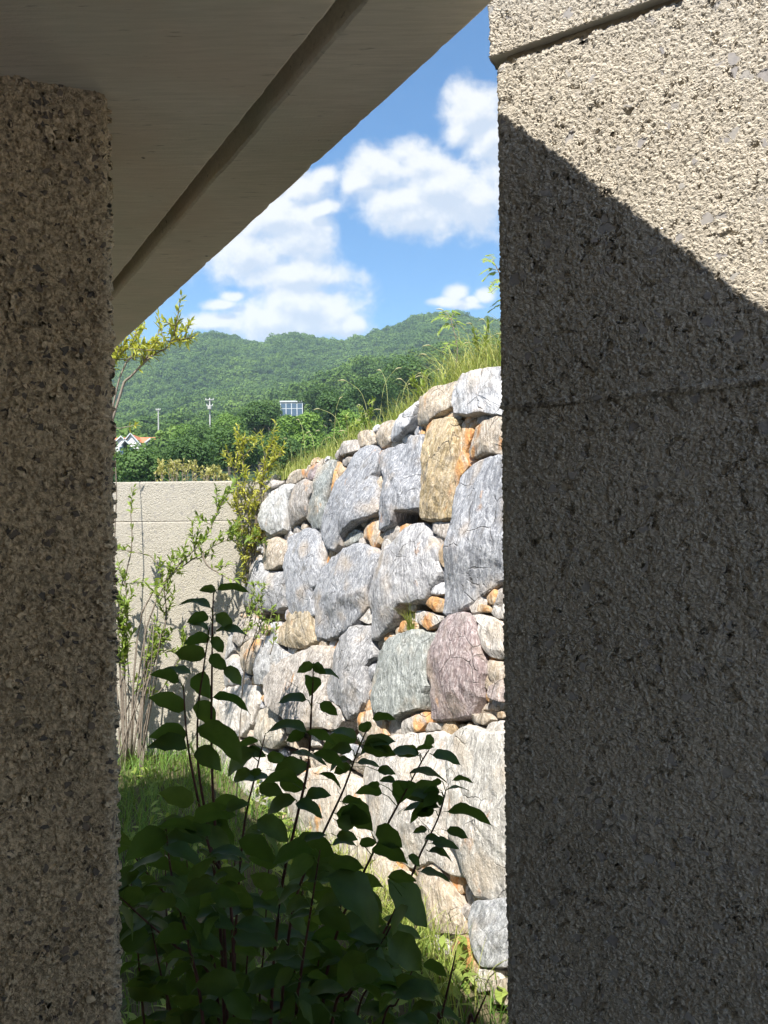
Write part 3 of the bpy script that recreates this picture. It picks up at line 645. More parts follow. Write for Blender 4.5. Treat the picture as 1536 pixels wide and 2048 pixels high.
def stone(poly, colour, rust, proud, big=True, shrink=1.0):
    """one boulder: irregular outline, chipped arris, layered and gently domed face, sides running back into the wall"""
    sd = rnd.uniform(0, 100)
    cx = sum(p[0] for p in poly) / len(poly); cy = sum(p[1] for p in poly) / len(poly)
    per = sum(math.dist(poly[i], poly[(i + 1) % len(poly)]) for i in range(len(poly)))
    size = per / 4
    N = int(max(16, min(84, per / 0.022)))
    pl = resample(chaikin(poly, 0.06), N) if big else resample(poly, 14)
    sh = (1.03 if big else 1.0) - 0.003 / max(size, 0.05)
    pl = [(cx + (x - cx) * sh, cy + (y - cy) * sh) for x, y in pl]
    thick = min(0.34, 0.10 + size * 0.55)
    bul = min(0.03, size * 0.06) * rnd.uniform(0.2, 1.0)
    rings = [(0.90, -thick), (1.0, -0.45 * thick), (1.004, -0.030), (0.992, -0.008), (0.968, 0.0), (0.92, bul * .2), (0.85, bul * .4), (0.76, bul * .55), (0.66, bul * .7), (0.54, bul * .8), (0.41, bul * .9), (0.27, bul), (0.12, bul)] if big else \
            [(0.85, -thick), (1.0, -0.3 * thick), (0.98, -0.008), (0.78, bul * .6), (0.4, bul)]
    # broken face: the lowest of a few tilted planes, so that flat facets meet in crisp ridges
    planes = [(0.0, rnd.uniform(-.07, .07), rnd.uniform(-.10, .05))]
    for _ in range(rnd.randint(3, 6) if big else 2):
        th = rnd.uniform(0, 6.283); sl = rnd.uniform(0.10, 0.42); dd = rnd.uniform(0.08, 0.40) * size
        planes.append((dd * sl, -sl * math.cos(th), -sl * math.sin(th)))
    def face_w(X, Y):
        w = min(o_ + gx_ * (X - cx) + gy_ * (Y - cy) for o_, gx_, gy_ in planes)
        lay = noise.noise(Vector((X * 6 + Y * 2, Y * 3.6, sd + 17)))
        w = max(w, -0.05) + (math.floor(lay * 3.0) / 3.0) * 0.014 * min(1, size * 2.5)
        return w + noise.noise(Vector((X * 3.0, Y * 3.0, sd + 9))) * 0.016 * min(1, size * 2) + noise.noise(Vector((X * 24, Y * 17, sd))) * 0.009
    vs = []
    for (sc, dp) in rings:
        for (x, y) in pl:
            X, Y = cx + (x - cx) * sc, cy + (y - cy) * sc
            a1 = 0.004 + 0.012 * min(size, .6)
            w = 0.0
            if dp > -0.5 * thick:
                jx = noise.noise(Vector((x * 11, y * 11, sd))) * a1 + noise.noise(Vector((x * 34, y * 34, sd + 5 + dp * 20))) * a1 * 0.7
                jy = noise.noise(Vector((x * 11, y * 11, sd + 40))) * a1 + noise.noise(Vector((x * 34, y * 34, sd + 45 + dp * 20))) * a1 * 0.7
                X += jx * sc; Y += jy * sc
                w = face_w(X, Y)
            vs.append(from_uv(X, Y, proud + dp + w))
    c0 = from_uv(cx, cy, proud)
    vs.append(from_uv(cx, cy, proud + bul + face_w(cx, cy)))
    nn = len(pl); f_ = []
    for i in range(len(rings) - 1):
        for k in range(nn):
            f_.append((i * nn + k, i * nn + (k + 1) % nn, (i + 1) * nn + (k + 1) % nn, (i + 1) * nn + k))
    L = (len(rings) - 1) * nn
    f_ += [(L + k, L + (k + 1) % nn, len(vs) - 1) for k in range(nn)]
    me = mesh_py('stone', [v - c0 for v in vs], f_, True)
    bm = bmesh.new(); bm.from_mesh(me); bmesh.ops.recalc_face_normals(bm, faces=bm.faces); bm.to_mesh(me); bm.free()
    me.polygons.foreach_set('use_smooth', np.ones(len(me.polygons), dtype=bool)); me.set_sharp_from_angle(angle=math.radians(16))
    o = link('stone', me, rock_wall, M_rock); o.location = c0 - rock_wall.location
    k = rnd.uniform(0.78, 0.95); o.color = (colour[0] * k, colour[1] * k, colour[2] * k, rust)
    return o
polys_uv = []
for (pp, colr, rs, pr) in ST:
    p2 = [uvw_of(*q) for q in pp]; polys_uv.append(p2); stone(p2, colr, rs, pr)
outline_px = [(470,1150),(495,1040),(505,985),(525,962),(560,945),(600,930),(640,910),(700,885),(760,845),(800,825),(840,795),(915,760),(1000,735),(1070,715),
              (1070,2010),(1000,1985),(900,1975),(830,1900),(780,1850),(700,1800),(600,1700),(520,1610),(440,1560),(425,1500),(435,1400),(450,1250)]
outline = [uvw_of(*q) for q in outline_px]
us_ = [p[0] for p in outline]; vs_ = [p[1] for p in outline]
placed = []; tries = 0
while tries < 9000 and len(placed) < 230:
    tries += 1
    px, py = rnd.uniform(425, 1065), rnd.uniform(740, 1990)
    if not inside((px, py), outline_px): continue
    u, v = uvw_of(px, py)
    if any(inside((u, v), q) for q in polys_uv): continue
    r = rnd.uniform(0.035, 0.085)
    if any((u - a) ** 2 + (v - b2) ** 2 < (0.75 * (r + c)) ** 2 for a, b2, c in placed): continue
    placed.append((u, v, r))
    k = rnd.choice([4, 5, 5, 6]); ph = rnd.uniform(0, 6); sx = rnd.uniform(1.0, 1.9)
    poly = [(u + r * sx * rnd.uniform(.75, 1.2) * math.cos(ph + 2 * math.pi * i / k), v + r * rnd.uniform(.75, 1.1) * math.sin(ph + 2 * math.pi * i / k)) for i in range(k)]
    stone(poly, rnd.choice([TAN, TAN, TAN, PALE, BROWN, BROWN, RUST, WHITE, GREY]), rnd.choice([0, 0, .1, .2, .3, .5]), rnd.uniform(-.05, -.01), False, 1.0)
# earth packed behind the stones, and the grassy bank on top
bk = [from_uv(u, v, -0.17) - rock_wall.location for u, v in outline]
cen = from_uv(sum(us_) / len(us_), sum(vs_) / len(vs_), -0.17) - rock_wall.location
bko = link('earth_backing', mesh_py('earth_backing', [*bk, cen], [(i, (i + 1) % len(bk), len(bk)) for i in range(len(bk))]), rock_wall, M_earth)
top_px = [(480,1030),(505,990),(525,966),(560,950),(600,936),(640,917),(700,892),(760,852),(800,832),(840,805),(915,772),(1000,748),(1070,728),(1250,690),(1600,640)]
top_uv = [uvw_of(*q) for q in top_px]
bank_rows = [(-0.08, -0.03), (-0.35, 0.06), (-0.8, 0.20), (-1.5, 0.36), (-2.6, 0.5), (-4.0, 0.2), (-5.0, -2.8)]
V = []
for (u, v) in top_uv:
    for (w, dz) in bank_rows:
        p = from_uv(u, v, 0) - rk_h * (-w); p.z += dz; V.append((p.x, p.y, p.z))
bank = link('embankment', mesh_np('embankment', V, grid_faces(len(top_uv), len(bank_rows)), True), None, M_soil)
tag(bank, 'grassy bank held up by the boulder wall', 'embankment', kind='structure')
def bank_point(t, back):
    """point on the bank: t runs 0..1 along the top of the boulders, back in metres behind them"""
    k = t * (len(top_uv) - 1); i = min(int(k), len(top_uv) - 2); k -= i
    u = top_uv[i][0] * (1 - k) + top_uv[i + 1][0] * k; v = top_uv[i][1] * (1 - k) + top_uv[i + 1][1] * k
    p = from_uv(u, v, 0) - rk_h * back; p.z += interp(back, [0.08, .35, .8, 1.5, 2.6], [-.03, .06, .2, .36, .5]); return p



# ------------------------------------------------------------------ foliage builders
def set_tint(me, vals):
    a = me.attributes.new('tint', 'FLOAT', 'POINT'); a.data.foreach_set('value', np.asarray(vals, dtype=np.float32))
def blades(name, mat, base, h, lean_dir, lean, width, tint, parent=None, seg=4, kind=None):
    """grass: every blade a tapering arched strip. base Nx3, h N, lean_dir N (angle), lean N (0 upright .. 1 bent over)"""
    base = np.asarray(base); n = len(base); t = np.linspace(0, 1, seg + 1)
    dx, dy = np.cos(lean_dir), np.sin(lean_dir)
    fwd = (h * lean)[:, None] * (t ** 2)[None, :]
    up = h[:, None] * (t[None, :] - 0.45 * lean[:, None] * (t ** 2.4)[None, :])
    cx = base[:, 0:1] + dx[:, None] * fwd; cy = base[:, 1:2] + dy[:, None] * fwd; cz = base[:, 2:3] + up
    a2 = lean_dir + math.pi / 2 + nr.uniform(-.7, .7, n)
    w = width[:, None] * (1 - t[None, :] ** 1.6 * 0.96) * 0.5
    Vv = np.zeros((n, seg + 1, 2, 3))
    for k, s in ((0, -1), (1, 1)):
        Vv[:, :, k, 0] = cx + s * np.cos(a2)[:, None] * w; Vv[:, :, k, 1] = cy + s * np.sin(a2)[:, None] * w; Vv[:, :, k, 2] = cz
    idx = (np.arange(n)[:, None] * (seg + 1) + np.arange(seg)[None, :]) * 2
    idx = idx.ravel(); f = np.stack([idx, idx + 1, idx + 3, idx + 2], 1)
    me = mesh_np(name, Vv.reshape(-1, 3), f, True); set_tint(me, np.repeat(tint, (seg + 1) * 2))
    o = link(name, me, parent, mat)
    if kind: o['kind'] = kind
    return o, np.stack([cx[:, -1], cy[:, -1], cz[:, -1]], 1)
def leaf_mesh_arrays(base, d, nrm, length, width, bend=0.15, fold=0.2):
    """simple pointed leaf of 2 x 3 quads; returns verts, faces"""
    d = d.normalized(); side = d.cross(nrm)
    side = side.normalized() if side.length > 1e-4 else d.orthogonal().normalized(); up = side.cross(d)
    v = []
    for t, w in ((0, 0.06), (0.3, 0.85), (0.62, 0.8), (1.0, 0.03)):
        c = base + d * (length * t) - up * (bend * length * t * t)
        v += [c + side * (w * width / 2) + up * (fold * w * width / 2), c, c - side * (w * width / 2) + up * (fold * w * width / 2)]
    f = []
    for i in range(3):
        for k in range(2): f.append((i * 3 + k, i * 3 + k + 1, i * 3 + k + 4, i * 3 + k + 3))
    return v, f
class Leaves:
    def __init__(s): s.mb = MB(); s.t = []
    def add(s, *a, **k):
        v, f = leaf_mesh_arrays(*a, **k); s.mb.add(v, f); s.t += [rnd.random()] * len(v)
    def build(s, name, mat, parent):
        o = s.mb.build(name, mat, parent, True); set_tint(o.data, s.t); o['kind'] = 'stuff'; return o
def rand_dir(up=0.3):
    v = Vector((rnd.gauss(0, 1), rnd.gauss(0, 1), rnd.gauss(0, 1) + up)); return v.normalized()
def twiggy(lv, wood, path, r0, r1, leaf_from=0.3, n=20, ll=0.05, lw=0.016, spread=0.9, twigs=0, tl=0.12, n_path=14):
    """a branch along path (Vectors) with lance leaves along its outer part and optional side twigs"""
    pts = smooth_path(path, n_path)
    pts = [p + Vector((noise.noise(p * 6), noise.noise(p * 6 + Vector((9, 0, 0))), noise.noise(p * 6 + Vector((0, 9, 0))))) * 0.012 for p in pts]
    wood.tube(pts, [r0 + (r1 - r0) * i / (n_path - 1) for i in range(n_path)], 5)
    def clothe(pp, m, sc=1.0, start=leaf_from):
        for k in range(m):
            t = start + (1 - start) * (k + rnd.random()) / m; i = min(int(t * (len(pp) - 1)), len(pp) - 2)
            a = pp[i].lerp(pp[i + 1], t * (len(pp) - 1) - i); dr = (pp[i + 1] - pp[i]).normalized()
            dd = (dr * 0.7 + rand_dir(0.35) * spread).normalized()
            lv.add(a, dd, (Vector((0, 0, 1)) + rand_dir() * 0.7).normalized(), ll * rnd.uniform(.65, 1.2) * sc, lw * rnd.uniform(.7, 1.25) * sc, bend=rnd.uniform(-.1, .35), fold=rnd.uniform(.0, .5))
    clothe(pts, n)
    for k in range(twigs):
        i = rnd.randint(int(len(pts) * leaf_from), len(pts) - 2); dr = (pts[i + 1] - pts[i]).normalized()
        dd = (dr * 0.6 + rand_dir(0.7) * 0.8).normalized(); L = tl * rnd.uniform(.5, 1.3)
        tp = [pts[i] + dd * (L * q / 4) + Vector((0, 0, 0.12 * L * (q / 4) ** 2)) for q in range(5)]
        wood.tube(tp, [r1 * 1.2, r1, r1, r1 * .8, r1 * .6], 4)
        clothe(tp, int(6 + L * 90 * 0.05 / ll), 1.0, 0.2)
def shrub(name, label, cat, mat, twig_mat, loc, fn, group=None):
    e = empty(name, loc); tag(e, label, cat, group)
    lv, wood = Leaves(), MB(); fn(lv, wood)
    w = wood.build('stems', twig_mat, e, True); w.location = -e.location
    l = lv.build('leaves', mat, e); l.location = -e.location
    return e
PD = lambda D: (lambda *pts: [P(x, y, D + (q[0] if q else 0)) for (x, y, *q) in pts])

# ------------------------------------------------------------------ trees beyond the wall
def crown_mesh(name, seed, n_blob, quads, qs, squash=0.85, depth=1.0):
    """unit crown (radius about 1): leaf clumps as small bent quads on overlapping lobes"""
    r = np.random.default_rng(seed); vs = []; fs = []; ti = []
    lobes = []
    for k in range(n_blob):
        th = r.uniform(0, 2 * math.pi); q = r.uniform(0, 0.62) ** 0.8; z = r.uniform(-0.5, 0.62)
        q *= math.sqrt(max(0.05, 1 - (z / 0.95) ** 2))
        lobes.append((q * math.cos(th), q * math.sin(th), z * squash, r.uniform(0.26, 0.46)))
    lobes.append((0, 0, 0.1, 0.55))
    per = quads // len(lobes)
    for (lx, ly, lz, lr) in lobes:
        d = r.normal(size=(per, 3)); d /= np.linalg.norm(d, axis=1, keepdims=True); d[:, 2] = np.where(d[:, 2] < -0.5, -d[:, 2], d[:, 2])
        rad = lr * r.uniform(0.72, 1.12, per); lt = r.uniform(-.2, .2)
        for i in range(per):
            c = np.array([lx, ly, lz]) + d[i] * rad[i]
            nrm = d[i] + r.normal(size=3) * 0.45; nrm /= np.linalg.norm(nrm)
            a = np.cross(nrm, r.normal(size=3)); a /= np.linalg.norm(a) + 1e-9; b3 = np.cross(nrm, a)
            s = qs * r.uniform(0.6, 1.3); o = len(vs)
            vs += [c + a * s, c + b3 * s * 0.7, c - a * s * 0.9 - nrm * s * 0.3, c - b3 * s * 0.75]
            fs.append((o, o + 1, o + 2, o + 3)); ti += [min(1, max(0, 0.5 + lt + r.uniform(-.3, .3)))] * 4
    me = mesh_np(name, np.array(vs), np.array(fs)); set_tint(me, ti); return me
trunk_mb = MB(); trunk_mb.tube([(0, 0, -3.2), (0.02, 0, -0.9), (0.0, 0.03, -0.2), (0.03, 0, 0.25)], [0.11, 0.075, 0.055, 0.02], 7)
for k in range(6):
    a = k * 1.05; trunk_mb.tube([(0, 0, -0.7 + 0.12 * k), (0.2 * math.cos(a), 0.2 * math.sin(a), -0.5 + .11 * k), (0.36 * math.cos(a), 0.36 * math.sin(a), -0.4 + .11 * k)], [0.04, 0.028, 0.012], 5)
trunk_me = mesh_py('trunk', trunk_mb.v, trunk_mb.f, True); trunk_me.materials.append(M_bark)
near_crowns = [crown_mesh('crown', 20 + k, 18, 6500, 0.042) for k in range(4)]
for me in near_crowns: me.materials.append(M_tree)
near_lt = [crown_mesh('crown', 30 + k, 15, 6500, 0.042) for k in range(2)]
for me in near_lt: me.materials.append(M_tree_lt)
# crown centre px, distance, crown width px, bright?, label
NT_ = [
 (285,947,44,152,0,'broad dark tree just behind the garden wall at the pier'),
 (368,880,92,78,1,'bright green tree beside the orange-roofed house'),
 (412,888,84,92,0,'mid green tree under the utility pole with a crossarm'),
 (388,920,52,120,0,'dark rounded tree above the yellow flowering shrub'),
 (458,864,98,90,1,'light green tree between the crossarm pole and the dark trees'),
 (520,848,88,110,0,'dense dark green tree left of the glazed pavilion'),
 (612,880,72,130,1,'large bright green tree below the glazed pavilion'),
 (478,908,58,130,0,'dark tree behind the upright yellow shrub'),
 (570,912,54,120,0,'dark tree behind the foot of the grassy bank'),
 (668,832,86,120,0,'mid green tree right of the glazed pavilion behind the grass'),
 (745,808,96,120,0,'dark tree showing above the middle of the grassy bank'),
 (332,928,66,80,0,'small dark tree in front of the house'),
 (700,868,64,110,1,'bright tree half hidden by the foxtail grass'),
 (538,826,128,66,0,'small tree at the left corner of the glazed pavilion'),
 (640,806,140,84,0,'tree against the right side of the glazed pavilion'),
 (296,884,160,90,0,'tree rising behind the orange-roofed house'),
 (820,770,110,130,0,'dark tree above the tallest grass of the bank'),
 (212,938,60,112,0,'dark tree mostly hidden by the shaded pier'),
]
for i, (px, py, D, wpx, bright, lab) in enumerate(NT_):
    c = P(px, py, D); rad = wpx * D / FPX / 2 * 1.12
    t = empty('broadleaf_tree', (c.x, c.y, c.z - 1.6 * rad)); tag(t, lab, 'tree', 'trees beyond the garden wall')
    for nm, me in (('crown', (near_lt[i % 2] if bright else near_crowns[i % 4])), ('trunk', trunk_me)):
        o = bpy.data.objects.new(nm, me); COL.objects.link(o); o.parent = t
        o.location = (0, 0, 1.6 * rad); o.scale = (rad, rad, rad * (0.85 if nm == 'crown' else 1.0)); o.rotation_euler = (0, 0, i * 1.7)

# ------------------------------------------------------------------ far forest: one mass over the hill
src = bpy.data.collections.new('forest_crowns')                    # not linked to the scene: only a source for the instances
for k in range(5):
    me = crown_mesh('far_crown', 60 + k, 10, 900, 0.095, 0.9); me.materials.append(M_far)
    src.objects.link(bpy.data.objects.new('far_crown', me))
pts = []; scs = []
def scatter(D0, D1, u0, u1, step, smin, smax):
    D = D0
    while D < D1:
        u = u0 + rnd.random() * step / D
        while u < u1:
            DD = D + rnd.uniform(-.5, .5) * step; uu = u + rnd.uniform(-.3, .3) * step / D
            s = rnd.uniform(smin, smax) * (1.25 if rnd.random() < 0.12 else 1)
            if not ((DD < 122 and -0.375 < uu < -0.285) or (DD < 153 and (-0.16 < uu < -0.09 or -0.245 < uu < -0.215 or -0.315 < uu < -0.285))): pts.append((uu * DD, DD, terr(uu, DD) + s * 0.55)); scs.append(s)
            u += step / D
        D += step * 0.9
scatter(300, 690, -0.60, 0.55, 6.2, 3.2, 5.4)
scatter(105, 300, -0.70, 0.50, 4.4, 2.2, 4.0)
scatter(50, 105, -0.80, -0.375, 4.4, 1.8, 3.0)
me = bpy.data.meshes.new('forest'); me.from_pydata(pts, [], [])
at = me.attributes.new('scl', 'FLOAT', 'POINT'); at.data.foreach_set('value', np.array(scs, dtype=np.float32))
forest = link('forest', me); tag(forest, 'dense green wood covering the whole hillside', 'forest', kind='stuff')
ng = bpy.data.node_groups.new('forest_scatter', 'GeometryNodeTree')
ng.interface.new_socket('Geometry', in_out='INPUT', socket_type='NodeSocketGeometry'); ng.interface.new_socket('Geometry', in_out='OUTPUT', socket_type='NodeSocketGeometry')
N_ = ng.nodes; gi = N_.new('NodeGroupInput'); go = N_.new('NodeGroupOutput'); iop = N_.new('GeometryNodeInstanceOnPoints')
ci = N_.new('GeometryNodeCollectionInfo'); ci.inputs['Collection'].default_value = src; ci.inputs['Separate Children'].default_value = True; ci.inputs['Reset Children'].default_value = True
na = N_.new('GeometryNodeInputNamedAttribute'); na.data_type = 'FLOAT'; na.inputs['Name'].default_value = 'scl'
rv = N_.new('FunctionNodeRandomValue'); rv.data_type = 'FLOAT_VECTOR'; rv.inputs['Max'].default_value = (0.15, 0.15, 6.28)
iop.inputs['Pick Instance'].default_value = True
L_ = ng.links; L_.new(gi.outputs[0], iop.inputs['Points']); L_.new(ci.outputs[0], iop.inputs['Instance']); L_.new(na.outputs['Attribute'], iop.inputs['Scale']); L_.new(rv.outputs[0], iop.inputs['Rotation']); L_.new(iop.outputs[0], go.inputs[0])
md = forest.modifiers.new('scatter', 'NODES'); md.node_group = ng

# ------------------------------------------------------------------ house, poles, glazed pavilion on the hillside
DH = 118.0
pxm = DH / FPX
h0 = P(198, 872, DH); hx1 = P(322, 872, DH).x; z_r = P(275, 870, DH).z; z_e = P(275, 893, DH).z; Yh = DH
house = empty('house', ((h0.x + hx1) / 2, Yh, z_e - 5)); tag(house, 'white gabled house with an orange tiled roof among the trees', 'house')
hw = MB().box(h0.x + .4, hx1 - .4, Yh, Yh + 6, z_e - 6, z_e + 0.05).build('wall', M_white); under(house, hw)
rf = MB(); rf.add([(h0.x, Yh - .5, z_e - .1), (hx1, Yh - .5, z_e - .1), (hx1 - .9, Yh + 3, z_r), (h0.x + .9, Yh + 3, z_r), (h0.x, Yh + 6.5, z_e - .1), (hx1, Yh + 6.5, z_e - .1)],
                  [(0, 1, 2, 3), (3, 2, 5, 4), (1, 5, 2), (0, 3, 4)])
under(house, rf.build('roof', M_tileroof))
for (x0, xa, x1, ya, yb) in ((228, 243, 258, 875, 889), (246, 262, 280, 869, 889), (287, 301, 316, 880, 890)):
    a, b2, c = P(x0, yb, DH - 1.2), P(xa, ya, DH - 1.2), P(x1, yb, DH - 1.2)
    y0, y1 = DH - 1.2, DH + 3
    g = MB(); g.add([(a.x, y0, a.z), (c.x, y0, c.z), (b2.x, y0, b2.z), (a.x, y0, a.z - 3), (c.x, y0, c.z - 3)], [(0, 1, 2), (3, 4, 1, 0)])
    go_ = under(house, g.build('gable', M_white))
    r_ = MB(); r_.add([(a.x - .25, y0 - .3, a.z - .15), (b2.x, y0 - .3, b2.z + .10), (b2.x, y1, b2.z + .10), (a.x - .25, y1, a.z - .15), (c.x + .25, y0 - .3, c.z - .15), (c.x + .25, y1, c.z - .15)],
                      [(0, 1, 2, 3), (1, 4, 5, 2)])
    t_ = r_.build('gable_roof', M_tileroof); t_.parent = go_
    e_ = MB()
    for (p, q2) in ((a, b2), (c, b2)):
        dx = -0.25 if p is a else 0.25
        e_.add([(p.x + dx, y0 - .34, p.z - .2), (q2.x, y0 - .34, q2.z + .05), (q2.x, y0 - .34, q2.z + .30), (p.x + dx, y0 - .34, p.z + .06)], [(0, 1, 2, 3)])
    e_ = e_.build('barge_board', M_frame); e_.parent = go_
    wn_ = MB().box(b2.x - .35, b2.x + .35, y0 - .06, y0 - .01, a.z - 1.4, a.z - .35).build('window', M_glass); wn_.parent = go_
def pole(x, y0, y1, D, label, arms):
    p, q2 = P(x, y1, D), P(x, y0, D)
    e = empty('utility_pole', (p.x, D, p.z - 3)); tag(e, label, 'utility pole', 'utility poles on the hillside')
    o = MB().tube([(p.x, D, p.z - 3), (p.x, D, q2.z)], [0.17, 0.12], 8).build('shaft', M_pole); under(e, o)
    for (dz, hw_) in arms:
        o = MB().box(p.x - hw_, p.x + hw_, D - .2, D - .06, q2.z - dz - .07, q2.z - dz + .07).build('crossarm', M_pole); under(e, o)
        for sx in (-0.9, 0, .9):
            i_ = MB().tube([(p.x + sx * hw_, D - .13, q2.z - dz + .07), (p.x + sx * hw_, D - .13, q2.z - dz + .32)], [.06, .04], 6).build('insulator', M_white); i_.parent = o
    return e, q2
e, q2 = pole(420, 796, 842, 135.0, 'pale utility pole with crossarm and transformer can above the trees', [(0.35, 0.75), (1.4, .55)])
under(e, MB().tube([(q2.x + .0, 134.6, q2.z - 2.1), (q2.x, 134.6, q2.z - 1.5)], [.36, .36], 10).build('transformer', M_pole))
pole(317, 817, 856, 150.0, 'plain pale utility pole standing behind the house', [(0.3, .45)])
DG = 150.0
ga, gb = P(561, 802, DG), P(605, 822, DG)
gp = empty('glazed_pavilion', (ga.x, DG, gb.z)); tag(gp, 'small glazed pavilion with white frame on the hillside', 'pavilion')
wid = gb.x - ga.x; hgt = ga.z - gb.z
under(gp, MB().box(ga.x - .15, gb.x + .15, DG - .2, DG + 3.2, ga.z - .28, ga.z + .02).build('roof', M_frame))
under(gp, MB().box(ga.x, gb.x, DG + .15, DG + 3.0, gb.z - 4, ga.z - .3).build('core', M_hill))
for k in range(5):
    x = ga.x + wid * k / 4
    under(gp, MB().box(x - .07, x + .07, DG - .06, DG + .05, gb.z - 1, ga.z - .28).build('post', M_frame))
for k in range(2):
    z = gb.z + hgt * (0.25 + .5 * k)
    under(gp, MB().box(ga.x, gb.x, DG - .04, DG + .03, z - .05, z + .05).build('rail', M_frame))
for k in range(4):
    for j, (za, zc_) in enumerate(((gb.z - 1, gb.z + hgt * .25), (gb.z + hgt * .25, gb.z + hgt * .75), (gb.z + hgt * .75, ga.z - .28))):
        x = ga.x + wid * k / 4
        under(gp, MB().box(x + .08, x + wid / 4 - .08, DG - .01, DG + .01, za + .06, zc_ - .06).build('pane', M_glass))

# ------------------------------------------------------------------ grass on the bank
base = []; n = 0
for k in range(9000):
    t = rnd.random() ** 0.75; bkd = 0.06 + rnd.random() ** 1.4 * 1.1
    base.append(bank_point(t * 0.98, bkd)[:] + (t,))
base = np.array(base); t_ = base[:, 3]; n = len(base)
hh = nr.uniform(0.11, 0.33, n) * (0.85 + 0.75 * np.clip((t_ - 0.55) * 2.6, 0, 1))
bo, tips = blades('grass', M_grass_dry, base[:, :3], hh, nr.uniform(0, 6.283, n), nr.uniform(0.15, 0.8, n), nr.uniform(0.0035, 0.0075, n), nr.uniform(0, 1, n) ** 1.3)
tag(bo, 'sunlit yellow-green grass along the top of the boulder wall', 'grass', kind='stuff')
# tall arching culms with nodding seed heads, each placed by eye along the bank: foot, tip
culms = [((612,925),(598,840)),((640,912),(655,875)),((668,900),(678,800)),((690,888),(640,818)),((705,885),(690,862)),((742,858),(692,762)),((758,850),(790,740)),((778,838),(762,742)),
         ((800,822),(835,748)),((820,812),(805,760)),((845,795),(872,740)),((865,785),(842,752)),((880,778),(855,712)),((930,752),(888,622)),((915,760),(862,692)),((950,748),(905,640)),
         ((960,745),(992,668)),((975,742),(945,650)),((700,886),(730,828)),((655,905),(640,862)),((585,938),(575,880)),((600,930),(612,868)),((560,948),(548,905)),((630,918),(622,870)),
         ((720,872),(748,820)),((735,865),(720,810)),((790,828),(815,770)),((668,898),(664,845)),((682,893),(712,842)),((940,750),(980,690)),((900,768),(925,690)),((985,742),(968,640))]
cm = MB(); hd = MB()
for (a, b2) in culms:
    pa = on_plane(a[0], a[1], from_uv(0, 0, -0.30), rk_n); L_px = math.dist(a, b2)
    D = pa.y; pb = P(b2[0], b2[1], D + rnd.uniform(-.12, .12))
    bend = Vector(((pb.x - pa.x) * 0.35, 0, (pb.z - pa.z) * 0.72)); mid = pa + bend
    pth = smooth_path([pa, mid, pb], 9)
    cm.tube(pth, [0.0022] * 4 + [0.0017] * 3 + [0.0012] * 2, 4)
    d = (pth[-1] - pth[-3]).normalized(); dr = Vector((0.35 if d.x >= 0 else -0.35, 0, -0.5))
    hp = [pb + d * (0.06 * q / 5) + dr * (0.055 * (q / 5) ** 2) for q in range(6)]
    hd.tube(hp, [0.0015, 0.004, 0.005, 0.0046, 0.003, 0.001], 6)
M_seed = simple('pale_seed_head', (0.32, 0.31, 0.15), (0.46, 0.43, 0.26), 80, 0.9)
M_culm = simple('straw_culm', (0.26, 0.30, 0.10), (0.42, 0.42, 0.18), 20, 0.8)
fx = empty('foxtail_grass', tuple(bank_point(.5, .2))); tag(fx, 'tall foxtail grass with nodding pale seed heads on the bank', 'grass', kind='stuff')
o = under(fx, cm.build('culms', M_culm, None, True)); o['kind'] = 'stuff'; o = under(fx, hd.build('seed_heads', M_seed, None, True)); o['kind'] = 'stuff'
# coarse tussock at the tall right-hand end of the bank
bs = []
for k in range(420):
    px = rnd.uniform(880, 1060); py = interp(px, [880, 915, 1000, 1070], [785, 768, 742, 722])
    bs.append(on_plane(px, py, from_uv(0, 0, -rnd.uniform(.10, .5)), rk_n)[:])
n = len(bs); bo, _ = blades('tussock_grass', M_grass_dry, bs, nr.uniform(0.20, 0.46, n), nr.choice([0.2, 2.9], n) + nr.normal(0, .6, n), nr.uniform(0.2, 1.0, n), nr.uniform(0.004, 0.009, n), nr.uniform(.3, 1, n), None, 6)
tag(bo, 'coarse straw-coloured tussock above the white boulder', 'grass', kind='stuff')

# herbs on the bank: pinnate leaves, one plant each
def pinnate(lv, wood, a, b, n=8, ll=0.045, lw=0.02, droop=0.03):
    pts = smooth_path([a, a.lerp(b, .5) + Vector((0, 0, droop)), b], 8); wood.tube(pts, [.002] * 8, 4)
    d = (b - a).normalized(); s = d.cross(Vector((0, -0.7, 0.7))).normalized()
    for k in range(n):
        t = .15 + .85 * k / (n - 1); i = min(int(t * 7), 6); c = pts[i].lerp(pts[i + 1], t * 7 - i)
        for sg in (-1, 1): lv.add(c, (s * sg + d * .35 + rand_dir(0) * .15), (Vector((0, -.5, 1)) + rand_dir(0) * .4).normalized(), ll * (1.05 - .4 * t), lw, bend=.15, fold=.1)
def herb_a(lv, wood):
    D = 5.2; root = P(905, 765, D); top = P(902, 640, D)
    wood.tube(smooth_path([root, P(915, 700, D), top], 8), [.005, .005, .004, .004, .003, .003, .003, .002], 5)
    for (q, w) in (((902,640),(868,640)), ((902,640),(885,625)), ((903,650),(878,665)), ((902,640),(915,628)), ((905,660),(925,648)), ((908,690),(885,702)), ((908,690),(926,690))): pinnate(lv, wood, P(*q, D), P(*w, D - .15 + rnd.random() * .3), 8, .05, .02)
shrub('young_sumac', 'young pinnate-leaved sapling leaning out of the bank grass', 'sapling', M_lime, M_twig, tuple(P(905, 765, 5.2)), herb_a)
